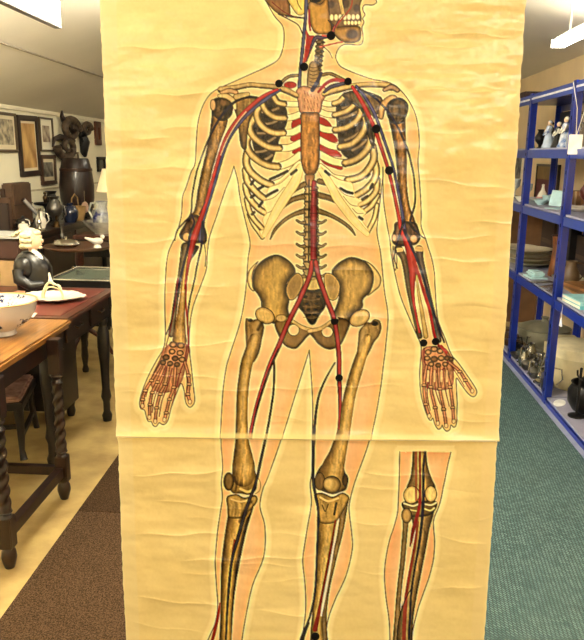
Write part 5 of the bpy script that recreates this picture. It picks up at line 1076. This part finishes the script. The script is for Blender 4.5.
t = thing('wall_cupboard', 'plain brown cupboard against the right wall beyond the racking', 'cupboard', (1.83, 7.6, 0)); MB().box2((-.15, -.9, 0), (.14, .9, 1.15)).build('carcass', mat('cup_brown', (120, 86, 56), .6), t); MB().box2((-.155, -.88, .05), (-.15, .0, 1.1)).build('door', mat('cup_brown2', (110, 76, 48), .6), t)
t = thing('carton', 'brown cardboard carton at the back of the third shelf', 'box', P(1.74, 4.60+.0, 3)); t.location = P(1.80, 5.24, 3); MB().box2((-.05, -.12, 0), (.05, .12, .10)).build('carton_body', mat('card_brown', (140, 100, 62), .8), t); MB().box2((-.052, -.02, .0), (.052, .02, .1015)).build('tape', mat('tape_tan', (176, 142, 96), .5), t)
# ---- shelf 2: stacked plates, wooden vase, cards
for k in range(4): plate(['lowest', 'second', 'third', 'topmost'][k]+' dish in the cream stack behind the second blue post', (1.585, 5.66, S[2]+.0005+k*.029*1.22), [mat('sage_china', (176, 172, 140), .3), CRM, mat('sage_china', (176, 172, 140), .3), CRM][k], 1.25, 'cream dishes stacked on the second shelf')
for k in range(4): plate(['lowest', 'second', 'third', 'topmost'][k]+' plate in the white stack at the chart edge on the second shelf', (1.60, 6.05, S[2]+.0005+k*.028*1.0), CRM, 1.0, 'white plates stacked at the chart edge')
t = vase('wooden_vase', 'brown turned wooden vase beside the near post on the second shelf', 'vase', P(1.63, 5.16, 2), [(.045, 0), (.05, .01), (.042, .08), (.03, .2), (.038, .27), (.042, .3), (.036, .3), (0, .26)], mat('vase_wood', (132, 78, 38), .35, scale=8, stretch=(6, 6, 1), rgb2=(70, 38, 20)), lambda t: MB().lathe([(.044, .292), (.046, .298), (.042, .303)], n=24, caps=False).build('rim', DOAK, t, True))
t = thing('serving_platter', 'large pale oval platter in front of the cream stack on the second shelf', 'platter', P(1.66, 5.18-.0, 2)); t.location = P(1.70, 4.98, 2)
t.location = P(1.685, 4.93, 2); MB().lathe([(.10, 0), (.12, .006), (.17, .02), (.19, .03), (.168, .026), (.11, .01), (0, .009)], n=40, sx=.72).build('platter_body', mat('sage_china', (176, 172, 140), .3), t, True); MB().lathe([(.186, .029), (.191, .031), (.186, .033)], n=40, sx=.72, caps=False).build('rim', CRM, t, True)
t = thing('butter_dish', 'pale blue covered butter dish at the front of the second shelf', 'dish', P(1.47, 5.08, 2), .1); MB().box2((-.06, -.09, 0), (.06, .09, .012), bev=.004).build('tray', PALB, t); MB().box2((-.045, -.07, .012), (.045, .07, .05), bev=.012).build('cover', PALB, t)
for k, (y, x) in enumerate(((4.86, 1.45), (4.72, 1.47), (4.60, 1.45))):
    t = thing('cutlery_bundle', ['far', 'middle', 'near'][k]+' bundle of silver spoons at the front edge of the second shelf', 'cutlery', P(x, y, 2), .3+k*.4)
    for q in range(4):
        m = MB().tube([(-.09, q*.017-.025, .006), (.05, q*.017-.03, .005)], [.003, .0025], 6); m.ball((.07, q*.017-.031, .006), .018, (1.3, .62, .28), 10); m.build('spoon', SILV, t, True)
vase('brown_pitcher', 'brown stoneware pitcher by the near post on the second shelf', 'pitcher', P(1.60, 4.73, 2), JUG, mat('stoneware', (96, 74, 50), .5), hnd(1.1, mat('stoneware', (96, 74, 50), .5)), 1.1)
for k, (lb, m_, z) in enumerate((('lower', TEAL, 0), ('upper', mat('turquoise_pale', (150, 206, 214), .5), .022))): 
    t = thing('boxed_book', lb+' turquoise boxed book stacked at the right edge of the second shelf', 'book', (1.50, 4.12, S[2]+z), .08); MB().box2((-.09, -.13, 0), (.09, .13, .022), bev=.002).build('cover', m_, t); MB().box2((-.0915, -.125, .004), (-.0905, .125, .018)).build('page_edge', mat('paper_white', (232, 226, 206), .8), t)
for k in range(3): tag(MB().box2((-.16, -.2, 0), (.16, .2, .018), bev=.002).build('wooden_board', mat('board_%d' % k, ((168, 124, 74), (112, 78, 46), (150, 104, 60))[k], .5, stretch=(1, 8, 1))), ['lowest', 'middle', 'top'][k]+' wooden tray of the pile behind the turquoise books', 'tray', (1.70, 4.50-.04+.0, S[2]+k*.0185), rz=.1*k)
for k in range(6): tag(MB().tube([(0, 0, 0), (0, 0, .3-.02*k)], [.004, .004], 6).tube([(0, 0, .29-.02*k), (0, .012, .34-.02*k)], [.012, .003], 6).lathe([(.017, 0), (.017, .006)], n=12).build('toasting_fork', PEWT if k % 2 else mat('dark_brass', (110, 84, 44), .4, .9)), 'thin dark metal candle spike standing on the pile of trays', 'spike', (1.62+.03*(k % 2), 4.36+.04*k, S[2]+.0555), 'metal spikes standing on the wooden trays')
t = thing('shelf_label', 'small white tag tied on the second shelf beam right of the near post', 'tag', (1.380, 4.16, .62)); MB().tube([(0, 0, .078), (0, .003, .0)], .002, 5).build('string', mat('string_white', (220, 216, 206), .9), t); MB().lathe([(.004, .005), (.016, -.03), (.026, -.05), (0, -.055)], n=10, sx=.3).build('card', mat('tag_pale', (214, 220, 236), .7), t)
for k, (y, w_, h_, c) in enumerate(((5.06, .15, .30, (40, 26, 22)), (5.52, .17, .42, (30, 24, 24)), (5.92, .17, .34, (52, 34, 26)))):
    t = thing('storage_crate', ['second dark crate from the near post at the back of the second shelf', 'tallest dark crate behind the cream dish stack on the second shelf', 'farthest dark crate behind the white plate stack on the second shelf'][k], 'crate', P(1.825, y, 2))
    m = MB(); m.box2((-.045, -w_, 0), (.035, w_, h_)); m.build('crate_body', mat('crate_%d' % k, c, .7), t); MB().box2((-.049, -w_+.02, h_*.45), (-.045, w_-.02, h_*.55)).build('batten', mat('crate_strip', (70, 52, 38), .7), t)
# ---- shelf 1: silver plate clutter and tureens
TUR = [(.10, 0), (.11, .01), (.09, .03), (.17, .08), (.19, .14), (.185, .17), (.195, .18), (.18, .185), (.12, .21), (.03, .225), (.02, .24), (.03, .26), (0, .265)]
vase('tureen', 'large grey green lidded tureen at the back of the bottom shelf', 'tureen', P(1.70, 5.50, 1), TUR, mat('grey_green', (132, 128, 108), .4), lambda t: MB().tube([(0, -.18, .15), (0, -.22, .16), (0, -.22, .12), (0, -.18, .11)], .009, 8).build('handle', PEWT, t, True), 1.05)
t = vase('hat_box', 'big round cream drum box on the bottom shelf behind the near post', 'box', P(1.69, 4.64, 1), [(.19, 0), (.195, .01), (.195, .24), (.19, .24), (0, .245)], mat('drum_cream', (206, 192, 154), .6), lambda t: MB().lathe([(.198, .21), (.201, .212), (.201, .275), (.195, .28), (0, .283)], n=44).build('lid', mat('drum_lid', (226, 214, 178), .5), t, True))
vase('cooking_pot', 'black iron cooking pot right of the near post on the bottom shelf', 'pot', P(1.60, 4.14, 1), [(.11, 0), (.14, .05), (.145, .12), (.12, .17), (.13, .18), (.12, .18), (.12, .1), (0, .03)], IRON, lambda t: MB().tube([(0, -.13, .17), (0, -.06, .26), (0, .06, .26), (0, .13, .17)], .006, 8).build('bail_handle', IRON, t, True), .95)
t = thing('cream_sack', 'folded cream canvas bundle between the tureen and the round drum box', 'bundle', (1.73, 5.05, S[1])); MB().box2((-.13, -.14, 0), (.13, .14, .22), bev=.05).build('bundle_body', mat('canvas', (190, 176, 138), .9, bump=.5, bscale=12), t); MB().tube([(-.135, -.02, .11), (0, -.02, .225), (.135, -.02, .11)], .006, 6).build('cord', DOAK, t)
SILN = [('silver_jug', 'jug', 'silver plated jug', JUG, 1.1), ('silver_candlestick', 'candlestick', 'silver plated candlestick', CST, 1.), ('silver_goblet', 'goblet', 'silver plated goblet', [(.035, 0), (.035, .005), (.008, .015), (.008, .06), (.035, .085), (.038, .13), (.034, .13), (0, .08)], 1.), ('silver_bowl', 'bowl', 'silver plated bowl', [(.03, 0), (.035, .006), (.06, .03), (.075, .06), (.071, .06), (.055, .032), (0, .012)], 1.), ('silver_teapot', 'teapot', 'silver plated teapot', [(.035, 0), (.06, .03), (.065, .07), (.045, .1), (.012, .11), (.012, .125), (0, .13)], 1.)]
protos = {}
k = 0
placed = [(1.435, 4.46+.097*k) for k in range(9)]+[(1.535, 4.93+.1*k) for k in range(4)]
placed.sort(key=lambda q: q[1])
words = ['nearest the blue post', 'second from the near post', 'third from the near post', 'fourth from the near post', 'fifth from the near post', 'sixth from the near post', 'seventh from the near post', 'eighth from the near post', 'ninth from the near post', 'tenth from the near post', 'eleventh from the near post', 'twelfth from the near post', 'thirteenth from the near post', 'fourteenth from the near post', 'farthest from the near post']
for k, (x, y) in enumerate(placed):
    nm, cat, lb, prof, sc = SILN[(k*3+k//5) % 5]
    lab = lb+' in the bottom shelf row, '+words[min(k, 14)]
    ex_ = hnd(sc, SILV) if cat in ('jug', 'teapot') else (lambda t: MB().lathe([(.0245, .018), (.028, .021), (.0245, .024)], n=16, caps=False).build('foot_ring', PEWT, t, True)) if cat == 'candlestick' else None
    vase(nm, lab, cat, P(x, y, 1), prof, SILV if k % 3 else PEWT, ex_, sc*.72, rz=k*1.3)
vase('kettle', 'black kettle behind the silver plate on the bottom shelf beside the cream bundle', 'kettle', P(1.465, 5.37, 1), [(.05, 0), (.06, .03), (.055, .07), (.03, .09), (.01, .095), (.01, .105), (0, .108)], IRON, lambda t: MB().tube([(-.04, 0, .07), (-.03, 0, .13), (.03, 0, .13), (.04, 0, .07)], .005, 6).build('bail_handle', IRON, t, True), .9)
for k, (x, y) in enumerate(((1.50, 5.62), (1.52, 5.86), (1.5, 6.1))): plate(['near', 'middle', 'far'][k]+' silver salver beyond the second post on the bottom shelf', P(x, y, 1), SILV, .85, 'silver salvers on the bottom shelf')
t = thing('oval_label', 'white oval paper label on the bottom shelf right of the near post', 'label', P(1.452, 4.245, 1), -.5); MB().slab([(.035*math.cos(a), .07*math.sin(a)) for a in [2*PI*i/20 for i in range(20)]], 0, .003).build('card', mat('label_white', (244, 244, 240), .7), t)
t = thing('hook_stand', 'black iron stand with curled hooks right of the near post on the bottom shelf', 'stand', P(1.50, 4.05, 1)); t.location = P(1.48, 4.02, 1)
MB().lathe([(.05, 0), (.05, .008), (.008, .012), (.008, .3), (0, .305)], n=14).build('stem', IRON, t); MB().tube([(0, -.06, .27), (0, -.05, .24), (0, 0, .235), (0, .05, .24), (0, .06, .27)], .006, 8).build('hooks', IRON, t, True)
# ---- far bay fill at the chart edge and top of the rack
vase('dark_urn', 'dark urn on the eye level shelf at the chart edge', 'urn', P(1.66, 5.95, 4), UR, IRON, None, .75)
tag(MB().box2((-.1, -.13, 0), (.06, .1, .08), bev=.004).build('dark_box', mat('dark_box', (52, 30, 26), .6)), 'dark reddish box on top of the racking at the chart edge', 'box', P(1.62, 6.15, 5))
